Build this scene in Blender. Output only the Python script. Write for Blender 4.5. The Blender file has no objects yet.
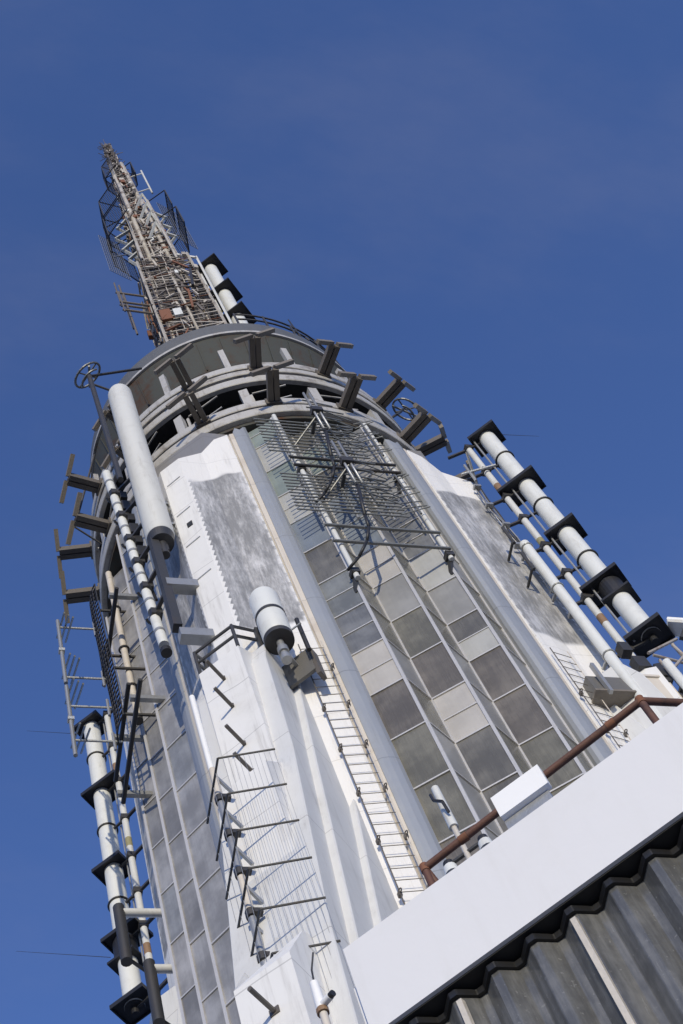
import bpy, bmesh, math, random
from mathutils import Vector, Matrix
rnd = random.Random(7)
PI = math.pi
R2 = math.sqrt(.5)
sc = bpy.context.scene
col = sc.collection
V3 = Vector

# ------------------------------------------------------------------ materials
def new_mat(name):
    m = bpy.data.materials.new(name); m.use_nodes = True
    nt = m.node_tree; b = nt.nodes['Principled BSDF']
    return m, nt, b
def N(nt, t, **kw):
    n = nt.nodes.new(t)
    for k, v in kw.items(): setattr(n, k, v)
    return n
def math_n(nt, op, a, b=None, c=None, clamp=False):
    n = nt.nodes.new('ShaderNodeMath'); n.operation = op; n.use_clamp = clamp
    for i, v in enumerate((a, b, c)):
        if v is None: continue
        if isinstance(v, (int, float)): n.inputs[i].default_value = v
        else: nt.links.new(v, n.inputs[i])
    return n.outputs[0]
def noise(nt, vec, scale, detail=4, rough=.55, stretch=None):
    if stretch:
        mp = N(nt, 'ShaderNodeMapping'); mp.inputs['Scale'].default_value = stretch
        nt.links.new(vec, mp.inputs['Vector']); vec = mp.outputs[0]
    n = N(nt, 'ShaderNodeTexNoise'); n.inputs['Scale'].default_value = scale
    n.inputs['Detail'].default_value = detail; n.inputs['Roughness'].default_value = rough
    nt.links.new(vec, n.inputs['Vector'])
    return n.outputs['Fac']
def ramp(nt, fac, p0, p1):
    n = N(nt, 'ShaderNodeMapRange'); n.clamp = True; n.interpolation_type = 'SMOOTHSTEP'
    nt.links.new(fac, n.inputs[0]); n.inputs[1].default_value = p0; n.inputs[2].default_value = p1
    return n.outputs[0]
def mix(nt, fac, a, b):
    n = N(nt, 'ShaderNodeMix', data_type='RGBA')
    if isinstance(fac, (int, float)): n.inputs[0].default_value = fac
    else: nt.links.new(fac, n.inputs[0])
    for s, v in ((6, a), (7, b)):
        if isinstance(v, tuple): n.inputs[s].default_value = (*v, 1)
        else: nt.links.new(v, n.inputs[s])
    return n.outputs[2]
def geo(nt):
    return N(nt, 'ShaderNodeNewGeometry').outputs['Position']
def sepz(nt, vec):
    s = N(nt, 'ShaderNodeSeparateXYZ'); nt.links.new(vec, s.inputs[0]); return s.outputs

def plain(name, c, rough=.6, metal=0., dirt=.25, dirtc=None, scale=1.2, streak=.3, bump=.02, spec=.5, big=False):
    """paint or metal with blotches and vertical streaks of grime"""
    m, nt, b = new_mat(name)
    p = geo(nt)
    dirtc = dirtc or tuple(x * .45 for x in c)
    n1 = noise(nt, p, scale, 6, .65)
    n2 = noise(nt, p, 3.2, 5, .7, (1.6, 1.6, .16))
    f1 = math_n(nt, 'MULTIPLY', ramp(nt, n1, .48, .78), dirt)
    f2 = math_n(nt, 'MULTIPLY', ramp(nt, n2, .5, .8), streak)
    f = math_n(nt, 'ADD', f1, f2, clamp=True)
    cc = mix(nt, f, c, dirtc)
    nt.links.new(cc, b.inputs['Base Color'])
    r = math_n(nt, 'ADD', math_n(nt, 'MULTIPLY', n1, .25), rough - .12, clamp=True)
    nt.links.new(r, b.inputs['Roughness'])
    b.inputs['Metallic'].default_value = metal
    b.inputs['Specular IOR Level'].default_value = spec
    if bump:
        bp = N(nt, 'ShaderNodeBump'); bp.inputs['Strength'].default_value = .35; bp.inputs['Distance'].default_value = bump
        nt.links.new(noise(nt, p, scale * 6, 3), bp.inputs['Height']); nt.links.new(bp.outputs[0], b.inputs['Normal'])
    return m

def seam_mask(nt, p, period, width, wob=.25, off=0.):
    z = sepz(nt, p)[2]
    n = noise(nt, p, .35, 1)
    zz = math_n(nt, 'ADD', z, math_n(nt, 'MULTIPLY', n, wob * 4))
    fr = math_n(nt, 'FRACT', math_n(nt, 'DIVIDE', math_n(nt, 'ADD', zz, off), period))
    return math_n(nt, 'LESS_THAN', fr, width / period)

def clad(name, c, rough, metal, period=4.4, dirt=.2, streak=.35, dirtc=None, spec=.5):
    """sheet-metal cladding: seams, oil-canning, rain streaks"""
    m, nt, b = new_mat(name)
    p = geo(nt)
    dirtc = dirtc or tuple(x * .5 for x in c)
    n1 = noise(nt, p, .7, 6, .65)
    n2 = noise(nt, p, 2.6, 6, .72, (1.8, 1.8, .11))
    f = math_n(nt, 'ADD', math_n(nt, 'MULTIPLY', ramp(nt, n1, .45, .8), dirt), math_n(nt, 'MULTIPLY', ramp(nt, n2, .5, .85), streak), clamp=True)
    cc = mix(nt, f, c, dirtc)
    sm = math_n(nt, 'MULTIPLY', seam_mask(nt, p, period, .035), .45)
    cc = mix(nt, sm, cc, tuple(x * .35 for x in c))
    nt.links.new(cc, b.inputs['Base Color'])
    nt.links.new(math_n(nt, 'ADD', math_n(nt, 'MULTIPLY', n1, .3), rough - .15, clamp=True), b.inputs['Roughness'])
    b.inputs['Metallic'].default_value = metal
    b.inputs['Specular IOR Level'].default_value = spec
    bp = N(nt, 'ShaderNodeBump'); bp.inputs['Strength'].default_value = .25; bp.inputs['Distance'].default_value = .12
    nt.links.new(noise(nt, p, .9, 2), bp.inputs['Height']); nt.links.new(bp.outputs[0], b.inputs['Normal'])
    return m

def weathered_wing():
    """white enamel that has worn to dull mottled metal between two heights; saw-edged along the fold (UV u = distance from fold)"""
    m, nt, b = new_mat('worn_wing_sheet')
    p = geo(nt); z = sepz(nt, p)[2]
    uvn = N(nt, 'ShaderNodeUVMap'); uvn.uv_map = 'uv'
    uv = sepz(nt, uvn.outputs[0])
    nlow = noise(nt, p, .45, 2)
    zb = math_n(nt, 'ADD', z, math_n(nt, 'MULTIPLY', math_n(nt, 'SUBTRACT', nlow, .5), 3.2))
    top = math_n(nt, 'SUBTRACT', 1., ramp(nt, zb, 53.15, 53.4), clamp=True)
    bot = ramp(nt, math_n(nt, 'ADD', z, math_n(nt, 'MULTIPLY', math_n(nt, 'SUBTRACT', nlow, .5), 1.)), 42.1, 42.4)
    zone = math_n(nt, 'MULTIPLY', top, bot)
    # saw teeth along both long edges
    saw = math_n(nt, 'FRACT', math_n(nt, 'MULTIPLY', uv[1], 2.7))
    e1 = math_n(nt, 'GREATER_THAN', uv[0], math_n(nt, 'ADD', math_n(nt, 'MULTIPLY', saw, .10), .06))
    zone = math_n(nt, 'MULTIPLY', zone, e1)
    dash = math_n(nt, 'LESS_THAN', math_n(nt, 'FRACT', math_n(nt, 'MULTIPLY', uv[1], 1.55)), .4)
    right = ramp(nt, uv[0], 1.9, 2.02)
    rr = math_n(nt, 'MULTIPLY', right, math_n(nt, 'SUBTRACT', 1., math_n(nt, 'MULTIPLY', dash, .75)))
    zone = math_n(nt, 'MULTIPLY', zone, math_n(nt, 'SUBTRACT', 1., rr))
    patch = noise(nt, p, .55, 8, .75, (1.5, 1.5, .42))
    fine = noise(nt, p, 5, 7, .75, (1.6, 1.6, .2))
    pf = math_n(nt, 'ADD', math_n(nt, 'MULTIPLY', patch, .65), math_n(nt, 'MULTIPLY', fine, .35))
    grey = mix(nt, ramp(nt, pf, .42, .62), (.27, .268, .262), (.68, .67, .655))
    streak = ramp(nt, noise(nt, p, 2.6, 6, .72, (1.8, 1.8, .11)), .52, .85)
    white = mix(nt, math_n(nt, 'MULTIPLY', streak, .75), (.79, .78, .765), (.36, .35, .335))
    cc = mix(nt, zone, white, grey)
    sm = math_n(nt, 'MULTIPLY', seam_mask(nt, p, 2.2, .03, .1), .3)
    cc = mix(nt, sm, cc, (.25, .25, .25))
    nt.links.new(cc, b.inputs['Base Color'])
    nt.links.new(math_n(nt, 'MULTIPLY', zone, .35), b.inputs['Metallic'])
    b.inputs['Roughness'].default_value = .55
    bp = N(nt, 'ShaderNodeBump'); bp.inputs['Strength'].default_value = .3; bp.inputs['Distance'].default_value = .08
    nt.links.new(fine, bp.inputs['Height']); nt.links.new(bp.outputs[0], b.inputs['Normal'])
    return m

def glass_mat(name, c, rough=.18, metal=0., cloud=.6):
    m, nt, b = new_mat(name)
    p = geo(nt)
    n = noise(nt, p, .8, 5, .6)
    n2 = noise(nt, p, 3.2, 6, .75, (1.8, 1.8, .14))
    f = math_n(nt, 'ADD', math_n(nt, 'MULTIPLY', n, .72), math_n(nt, 'MULTIPLY', n2, .28))
    cc = mix(nt, ramp(nt, f, .38, .66), tuple(x * (1 - cloud * .45) for x in c), tuple(min(1, x * (1 + cloud * .45)) for x in c))
    nt.links.new(cc, b.inputs['Base Color'])
    nt.links.new(math_n(nt, 'ADD', math_n(nt, 'MULTIPLY', n2, .25), rough - .05, clamp=True), b.inputs['Roughness'])
    b.inputs['Metallic'].default_value = metal
    bp = N(nt, 'ShaderNodeBump'); bp.inputs['Strength'].default_value = .12; bp.inputs['Distance'].default_value = .1
    nt.links.new(noise(nt, p, .5, 2), bp.inputs['Height']); nt.links.new(bp.outputs[0], b.inputs['Normal'])
    return m

M = {}
M['white'] = clad('white_enamel_sheet', (.77, .765, .75), .5, 0, 2.25, .28, .75, (.36, .345, .325))
M['white_fin'] = clad('white_buttress_sheet', (.64, .645, .645), .55, .0, 4.4, .3, .8, (.36, .355, .345))
M['worn'] = weathered_wing()
M['pilaster'] = clad('brushed_aluminium_sheet', (.36, .38, .405), .46, .3, 4.4, .25, .6, (.2, .2, .2))
M['cream'] = clad('cream_stained_edge', (.62, .57, .50), .6, 0, 4.4, .4, .5, (.35, .27, .2))
M['mullion'] = plain('bright_mullion', (.66, .64, .61), .42, .4, .3, scale=2)
M['reveal'] = clad('grey_side_sheet', (.30, .29, .28), .4, .3, 2.235, .3, .5)
M['pane_dark'] = [glass_mat('smoked_pane_%s' % n, c, .2) for n, c in (('olive', (.162, .156, .128)), ('brown', (.162, .148, .128)), ('slate', (.145, .140, .126)), ('umber', (.145, .132, .114)))]
M['pane_slate'] = [glass_mat('slate_pane_%s' % n, c, .15) for n, c in (('a', (.17, .175, .18)), ('b', (.19, .20, .20)))]
M['pane_light'] = [glass_mat('pale_panel_%s' % n, c, .4, 0, .2) for n, c in (('warm', (.43, .415, .395)), ('cool', (.39, .395, .385)))]
M['pane_mid'] = [glass_mat('mid_panel_%s' % n, c, .3, 0, .3) for n, c in (('green', (.23, .27, .25)), ('grey', (.27, .27, .265)), ('blue', (.19, .22, .26)))]
M['pane_grey'] = [glass_mat('grey_steel_panel_%s' % n, c, .38, .25, .6) for n, c in (('a', (.34, .34, .345)), ('b', (.30, .31, .325)), ('c', (.37, .365, .365)), ('d', (.27, .27, .275)))]
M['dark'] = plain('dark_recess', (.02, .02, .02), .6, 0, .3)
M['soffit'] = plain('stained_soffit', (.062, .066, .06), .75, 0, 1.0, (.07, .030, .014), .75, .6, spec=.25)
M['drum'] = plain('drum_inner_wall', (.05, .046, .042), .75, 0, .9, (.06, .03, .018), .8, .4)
M['band'] = plain('aluminium_band', (.52, .505, .475), .5, .25, .85, (.19, .16, .125), 1.2, .7)
M['roof'] = plain('lead_grey_roof', (.15, .152, .148), .5, .3, .4)
M['tube'] = plain('white_radome', (.70, .715, .70), .5, 0, .3, (.42, .41, .38), 1.8, .55, .004)
M['tube_grey'] = plain('dull_white_radome', (.63, .635, .615), .55, 0, .3, (.36, .35, .32), 1.6, .5, .004)
M['black'] = plain('black_plate', (.022, .022, .024), .5, .1, .2, (.06, .05, .045))
M['darksteel'] = plain('dark_steel', (.055, .055, .057), .5, .3, .3, (.09, .06, .04))
M['galv'] = plain('galvanised_steel', (.40, .405, .40), .4, .55, .4, (.22, .20, .18), 3)
M['rod'] = plain('weathered_rod', (.19, .195, .19), .45, .4, .3, (.12, .10, .09), 3)
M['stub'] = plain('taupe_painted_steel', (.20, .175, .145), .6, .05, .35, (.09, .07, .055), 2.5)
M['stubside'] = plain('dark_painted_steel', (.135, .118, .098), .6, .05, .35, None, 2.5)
M['spire'] = plain('spire_paint', (.50, .46, .40), .65, .05, 1.0, (.10, .065, .045), 1.3, .8)
M['spire_dark'] = plain('spire_grime', (.15, .13, .115), .65, .1, .6, (.07, .05, .04), 1.0, .4)
M['spire_pale'] = plain('spire_pale_paint', (.52, .53, .51), .55, .1, .5, (.25, .22, .2), 1.5, .4)
M['spire_core'] = plain('spire_dark_core', (.07, .06, .052), .7, 0, .6, (.04, .03, .025), 1.0, .4)  # darkest spire brown, for the inner core and some tip bars
M['rust'] = plain('rust', (.20, .085, .045), .8, .1, .7, (.08, .035, .02), 2, .3)
M['rustpipe'] = plain('rusty_pipe', (.125, .058, .038), .65, .1, .95, (.035, .022, .019), 9, .7, .004)
M['fascia'] = plain('white_fascia_paint', (.70, .70, .71), .55, 0, .22, (.58, .57, .55), 2.2, .3, .004)
M['lampbox'] = plain('white_box_paint', (.86, .86, .85), .45, 0, .08, None, 4, .1, .002)
M['rubber'] = plain('black_rubber', (.012, .012, .013), .45, 0, .2)
M['strip'] = plain('polished_strip', (.62, .57, .49), .4, .1, .4, (.3, .25, .2), 4)
M['deck'] = plain('terrace_paving', (.34, .33, .31), .8, 0, .4, None, .6)
M['ground'] = plain('city_ground', (.16, .155, .15), .9, 0, .5, None, .02)
M['meshwire'] = plain('pale_mesh_wire', (.22, .235, .27), .5, .2, .2)
M['boxsteel'] = plain('dull_box_steel', (.15, .145, .135), .55, .2, .15, None, 3, .3)
M['rusty_galv'] = plain('rust_stained_galvanised', (.42, .38, .34), .55, .2, .9, (.17, .075, .04), 3.5, .3)
M['iron'] = plain('brown_step_iron', (.13, .115, .10), .5, .2, .3)
M['orange'] = plain('orange_collar', (.26, .16, .09), .6, 0, .4, None, 5)
M['yellow'] = plain('yellow_band', (.30, .27, .14), .6, 0, .4, None, 5)

def corr_glass():
    m, nt, b = new_mat('wired_corrugated_glass')
    p = geo(nt)
    n = noise(nt, p, 3.5, 6, .7); n2 = noise(nt, p, 14, 4, .6, (2, 2, .25))
    f = math_n(nt, 'ADD', math_n(nt, 'MULTIPLY', n, .5), math_n(nt, 'MULTIPLY', n2, .5))
    c1 = mix(nt, ramp(nt, f, .38, .68), (.085, .086, .085), (.18, .18, .175))
    sp = noise(nt, p, 45, 2, .5)
    c2 = mix(nt, math_n(nt, 'MULTIPLY', ramp(nt, sp, .66, .74), .35), c1, (.3, .3, .29))
    nt.links.new(c2, b.inputs['Base Color'])
    nt.links.new(math_n(nt, 'ADD', math_n(nt, 'MULTIPLY', n2, .3), .06), b.inputs['Roughness'])
    b.inputs['Specular IOR Level'].default_value = .7
    return m
M['corr'] = corr_glass()

# ------------------------------------------------------------------ mesh builder
class MB:
    def __init__(s): s.v = []; s.f = []; s.mi = []; s.pieces = []
    def add(s, vs, fs, mi=0):
        o = len(s.v); s.v += [tuple(v) for v in vs]
        f0 = len(s.f); s.f += [tuple(i + o for i in f) for f in fs]; s.mi += [mi] * len(fs)
        s.pieces.append((o, len(s.v), f0, len(s.f)))
        return s
    def box(s, c, e1, e2, e3, mi=0):
        """centre and three half-extent vectors"""
        c, e1, e2, e3 = map(V3, (c, e1, e2, e3))
        vs = [c + a * e1 + b * e2 + d * e3 for a in (-1, 1) for b in (-1, 1) for d in (-1, 1)]
        return s.add(vs, [(0, 1, 3, 2), (4, 6, 7, 5), (0, 4, 5, 1), (2, 3, 7, 6), (0, 2, 6, 4), (1, 5, 7, 3)], mi)
    def abox(s, x0, x1, y0, y1, z0, z1, mi=0):
        return s.box(((x0 + x1) / 2, (y0 + y1) / 2, (z0 + z1) / 2), ((x1 - x0) / 2, 0, 0), (0, (y1 - y0) / 2, 0), (0, 0, (z1 - z0) / 2), mi)
    def bar(s, p, q, w, h, up=(0, 0, 1), mi=0):
        p, q, up = V3(p), V3(q), V3(up)
        d = (q - p).normalized(); a = d.cross(up)
        if a.length < 1e-4: a = d.cross(V3((1, 0, 0)))
        a.normalize(); b = a.cross(d)
        return s.box((p + q) / 2, (q - p) / 2, a * w / 2, b * h / 2, mi)
    def tube(s, p, q, r, n=8, r2=None, mi=0):
        p, q = V3(p), V3(q); r2 = r if r2 is None else r2
        d = (q - p).normalized(); a = d.cross(V3((0, 0, 1)))
        if a.length < 1e-3: a = d.cross(V3((1, 0, 0)))
        a.normalize(); b = d.cross(a)
        ring = [a * math.cos(2 * PI * i / n) + b * math.sin(2 * PI * i / n) for i in range(n)]
        vs = [p + v * r for v in ring] + [q + v * r2 for v in ring]
        fs = [(i, (i + 1) % n, n + (i + 1) % n, n + i) for i in range(n)] + [tuple(range(n - 1, -1, -1)), tuple(range(n, 2 * n))]
        return s.add(vs, fs, mi)
    def path(s, pts, r, n=8, mi=0):
        for a, b in zip(pts, pts[1:]): s.tube(a, b, r, n, mi=mi)
        return s
    def ring(s, c, axis, R, r, n=24, m=6, mi=0, a0=0, a1=2 * PI):
        c, ax = V3(c), V3(axis).normalized(); u = ax.cross(V3((0, 0, 1)))
        if u.length < 1e-3: u = V3((1, 0, 0))
        u.normalize(); w = ax.cross(u)
        pts = [c + (u * math.cos(a0 + (a1 - a0) * i / n) + w * math.sin(a0 + (a1 - a0) * i / n)) * R for i in range(n + 1)]
        return s.path(pts, r, m, mi)
    def lathe(s, prof, n=96, cx=0, cy=0, closed=True, mi=0):
        k = len(prof); vs = []
        for i in range(n):
            a = 2 * PI * i / n
            vs += [(cx + r * math.sin(a), cy - r * math.cos(a), z) for r, z in prof]
        fs = []
        for i in range(n):
            j = (i + 1) % n
            for p in range(k if closed else k - 1):
                q = (p + 1) % k
                fs.append((i * k + p, j * k + p, j * k + q, i * k + q))
        return s.add(vs, fs, mi)
    def loft(s, polys, mi=0, cap=True):
        """polys: list of equal-length rings of points"""
        n = len(polys[0]); vs = [p for r in polys for p in r]; fs = []
        for k in range(len(polys) - 1):
            for i in range(n):
                j = (i + 1) % n
                fs.append((k * n + i, k * n + j, (k + 1) * n + j, (k + 1) * n + i))
        if cap: fs += [tuple(range(n - 1, -1, -1)), tuple(range((len(polys) - 1) * n, len(polys) * n))]
        return s.add(vs, fs, mi)
    def prism(s, pts, z0, z1, mi=0):
        return s.loft([[(x, y, z0) for x, y in pts], [(x, y, z1) for x, y in pts]], mi)
    def build(s, name, mats, parent=None, smooth=False, label=None, world=True):
        me = bpy.data.meshes.new(name)
        off = V3(parent.matrix_basis.translation) if (parent is not None and world) else V3((0, 0, 0))
        if parent is not None and world and parent.parent is not None: off = V3(parent.parent.matrix_basis.translation)
        me.from_pydata([V3(v) - off for v in s.v], [], s.f)
        for m in (mats if isinstance(mats, (list, tuple)) else [mats]): me.materials.append(m)
        if len(set(s.mi)) > 1: me.polygons.foreach_set('material_index', s.mi)
        bm = bmesh.new(); bm.from_mesh(me); bmesh.ops.recalc_face_normals(bm, faces=bm.faces)
        if smooth:
            for e in bm.edges: e.smooth = len(e.link_faces) == 2 and e.calc_face_angle(0) < .7
        bm.to_mesh(me); bm.free()
        if smooth:
            for p in me.polygons: p.use_smooth = len(p.vertices) == 4
        o = bpy.data.objects.new(name, me); col.objects.link(o)
        if parent is not None: o.parent = parent
        if label: o['label'] = label
        return o

def split_build(mb, name, mats, parent=None, smooth=False, world=True, per=None):
    '''every add() call of the builder becomes a part of its own'''
    mats = mats if isinstance(mats, (list, tuple)) else [mats]
    for v0, v1, f0, f1 in mb.pieces:
        m2 = MB(); mi = mb.mi[f0]
        m2.add(mb.v[v0:v1], [tuple(i - v0 for i in f) for f in mb.f[f0:f1]])
        m2.build(name, mats[mi], parent, smooth, world=world)
def tag(o, label=None, cat=None, group=None, kind=None):
    for k, v in (('label', label), ('category', cat), ('group', group), ('kind', kind)):
        if v: o[k] = v
    return o
def thing(name, loc, label, cat, group=None, rz=0.):
    o = bpy.data.objects.new(name, None); o.empty_display_size = .3; col.objects.link(o)
    o.location = loc; o.rotation_euler = (0, 0, rz)
    return tag(o, label, cat, group)
def solo(name, mb, mat, label, cat, group=None, smooth=False, base=None):
    """a thing that is one mesh, its origin at its base"""
    base = V3(base) if base else V3(min(mb.v, key=lambda v: v[2]))
    mb.v = [tuple(V3(v) - base) for v in mb.v]
    o = mb.build(name, mat, None, smooth); o.location = base
    return tag(o, label, cat, group)
def td(t, d): return ((t - d) * R2, -(t + d) * R2)
def td3(t, d, z): return (*td(t, d), z)
def rot4(p, k):
    x, y = p[0], p[1]
    for _ in range(k): x, y = -y, x
    return (x, y, *p[2:])

# ------------------------------------------------------------------ setting
solo('ground', MB().abox(-6000, 6000, -6000, 6000, -321, -320), M['ground'], None, None, base=(0, 0, -320))['kind'] = 'structure'
solo('terrace', MB().abox(-34, 34, -34, 34, -.6, 0), M['deck'], None, None, base=(0, 0, 0))['kind'] = 'structure'

# ------------------------------------------------------------------ the tower
A, S, DEL = 6.772, 1.7038, .6245
VAL = A - S / 2 * math.tan(DEL)
ROW0, ROWH = 33.7, 2.235
TOWER = thing('mooring_tower', (0, 0, 0), 'tall pale metal and glass tower with winged corners and a round drum on top', 'tower')
ZT = 58.15

core = MB()
core.prism([(-4.2, -6.0), (4.2, -6.0), (6.0, -4.2), (6.0, 4.2), (4.2, 6.0), (-4.2, 6.0), (-6.0, 4.2), (-6.0, -4.2)], 0, 57.9)
core.build('core_wall', M['reveal'], TOWER)

# pleated glass walls: valley, peak, valley ... seen from outside left to right
pl = [(-1.5 * S, VAL), (-S, A), (-.5 * S, VAL), (0, A), (.5 * S, VAL), (S, A), (1.5 * S, VAL)]
k0, k1 = -15, 11
zr = [ROW0 + ROWH * k for k in range(k0, k1 + 1)]
def wall_pt(x, d, z, w): return rot4((x, -d, z), w)
rest = MB(); rest_mats = [M['pane_dark'][0], M['pane_mid'][1]]
for w in range(4):                     # 0 front, 1 right, 2 back, 3 left
    fr = MB(); wins = []
    # solid backing of the pleats, a few cm behind the panes
    bk = [(x, d - .06) for x, d in pl] + [(1.5 * S, 5.9), (-1.5 * S, 5.9)]
    fr.loft([[wall_pt(x, d, 0, w) for x, d in bk], [wall_pt(x, d, 57.8, w) for x, d in bk]], 1)
    for i, (x, d) in enumerate(pl):
        pk = i % 2 == 1
        if pk:
            fr.bar(wall_pt(x, d + .005, 0, w), wall_pt(x, d + .005, 57.9, w), .085, .085, rot4((1, 1, 0), w))
        else:
            fr.bar(wall_pt(x, d + .01, 0, w), wall_pt(x, d + .01, 57.9, w), .07, .07, rot4((1, 1, 0), w))
    for i in range(6):
        (xa, da), (xb, db) = pl[i], pl[i + 1]
        L = math.hypot(xb - xa, db - da); ex = ((xb - xa) / L, (db - da) / L)
        nx = (-ex[1], ex[0])           # outward in (x, d)
        front = (w == 0 and i % 2 == 0) or (w == 3 and i % 2 == 1)
        for k, z in enumerate(zr[:-1]):
            z1 = min(z + ROWH, 57.8)
            # transom
            a_ = wall_pt(xa + nx[0] * .012, da + nx[1] * .012, z, w); b_ = wall_pt(xb + nx[0] * .012, db + nx[1] * .012, z, w)
            fr.bar(a_, b_, .05, .05, (0, 0, 1))
            def pane(mb, lo, hi, inset=.0, mi=0):
                q = [(xa + ex[0] * .035, da + ex[1] * .035), (xb - ex[0] * .035, db - ex[1] * .035)]
                pts = []
                for (x, d), zz in ((q[0], lo), (q[1], lo), (q[1], hi), (q[0], hi)): pts.append((x, d, zz))
                tilt = rnd.uniform(-.006, .006)
                o_ = [wall_pt(x - nx[0] * (inset + tilt * (zz > lo)), d - nx[1] * (inset + tilt * (zz > lo)), zz, w) for x, d, zz in pts]
                i_ = [wall_pt(x - nx[0] * .05, d - nx[1] * .05, zz, w) for x, d, zz in pts]
                mb.loft([o_, i_], mi)
            row = k + k0
            if front and (z > 28.5 if w == 0 else z > 22.5) and z < 57:
                bay = i // 2
                if w == 0:
                    mat2 = None
                    if (bay, row) in ((0, 2), (1, 1), (1, 5)): mat = M['pane_light'][0]; split = True
                    elif (bay, row) == (2, 3): mat = M['pane_light'][1]; mat2 = M['pane_dark'][2]; split = True
                    elif bay == 0 and row in (3, 4): mat = M['pane_slate'][row - 3]; split = True
                    elif bay == 2 and row == 4: mat = M['pane_mid'][1]; split = False
                    elif row >= 5: mat = rnd.choice([M['pane_mid'][0], M['pane_mid'][1], M['pane_light'][1], M['pane_mid'][2], M['pane_slate'][0], M['pane_dark'][2]]); split = rnd.random() < .5
                    elif row == 4: mat = M['pane_mid'][1]; split = False
                    else: mat = M['pane_dark'][(bay * 2 + row * 3 + (row // 2)) % 4]; split = False
                else:
                    mat = rnd.choice(M['pane_grey']); split = False; mat2 = None
                mb = MB()
                if split:
                    up_ = MB(); pane(mb, z + .03, z + ROWH / 2 - .02); pane(up_, z + ROWH / 2 + .02, z1 - .03); wins.append((up_, mat2 or mat))
                    fr.bar(tuple(V3(a_) + V3((0, 0, ROWH / 2))), tuple(V3(b_) + V3((0, 0, ROWH / 2))), .035, .04, (0, 0, 1))
                else: pane(mb, z + .03, z1 - .03)
                wins.append((mb, mat))
            else:
                side = (i % 2 == 1) if w in (0, 1) else (i % 2 == 0)
                pane(rest, z + .03, z1 - .03, 0, 1 if rnd.random() < .25 or w == 3 else 0)
    fo = fr.build('glass_wall', [M['mullion'], M['reveal']], TOWER)
    for mb, mat in wins: mb.build('window', mat, fo)
ro = rest.build('window', rest_mats, TOWER); ro['kind'] = 'stuff'

# pilasters either side of every glass wall
for w in range(4):
    for sgn in (-1, 1):
        mb = MB()
        xs = [2.60, 2.66, 2.78, 2.95, 3.10, 3.20]
        ds = [6.30, 6.40, 6.45, 6.45, 6.42, 6.36]
        pts = [(sgn * x, -d) for x, d in zip(xs, ds)] + [(sgn * 3.2, -5.9), (sgn * 2.6, -5.9)]
        tops = [57.6, 57.75, 57.6, 57.3, 57.5, 57.2, 57.2, 57.6]
        mb.loft([[rot4((x, y, 0), w) for x, y in pts], [rot4((x, y, t), w) for (x, y), t in zip(pts, tops)]])
        mb.build('pilaster', M['pilaster'], TOWER)
        mb = MB()
        mb.loft([[rot4((sgn * x, -d, 0), w) for x, d in ((3.2, 6.33), (3.34, 6.29), (3.34, 5.9), (3.2, 5.9))],
                 [rot4((sgn * x, -d, 57.15), w) for x, d in ((3.2, 6.33), (3.34, 6.29), (3.34, 5.9), (3.2, 5.9))]])
        mb.build('pilaster_edge', M['cream'], TOWER)

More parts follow.
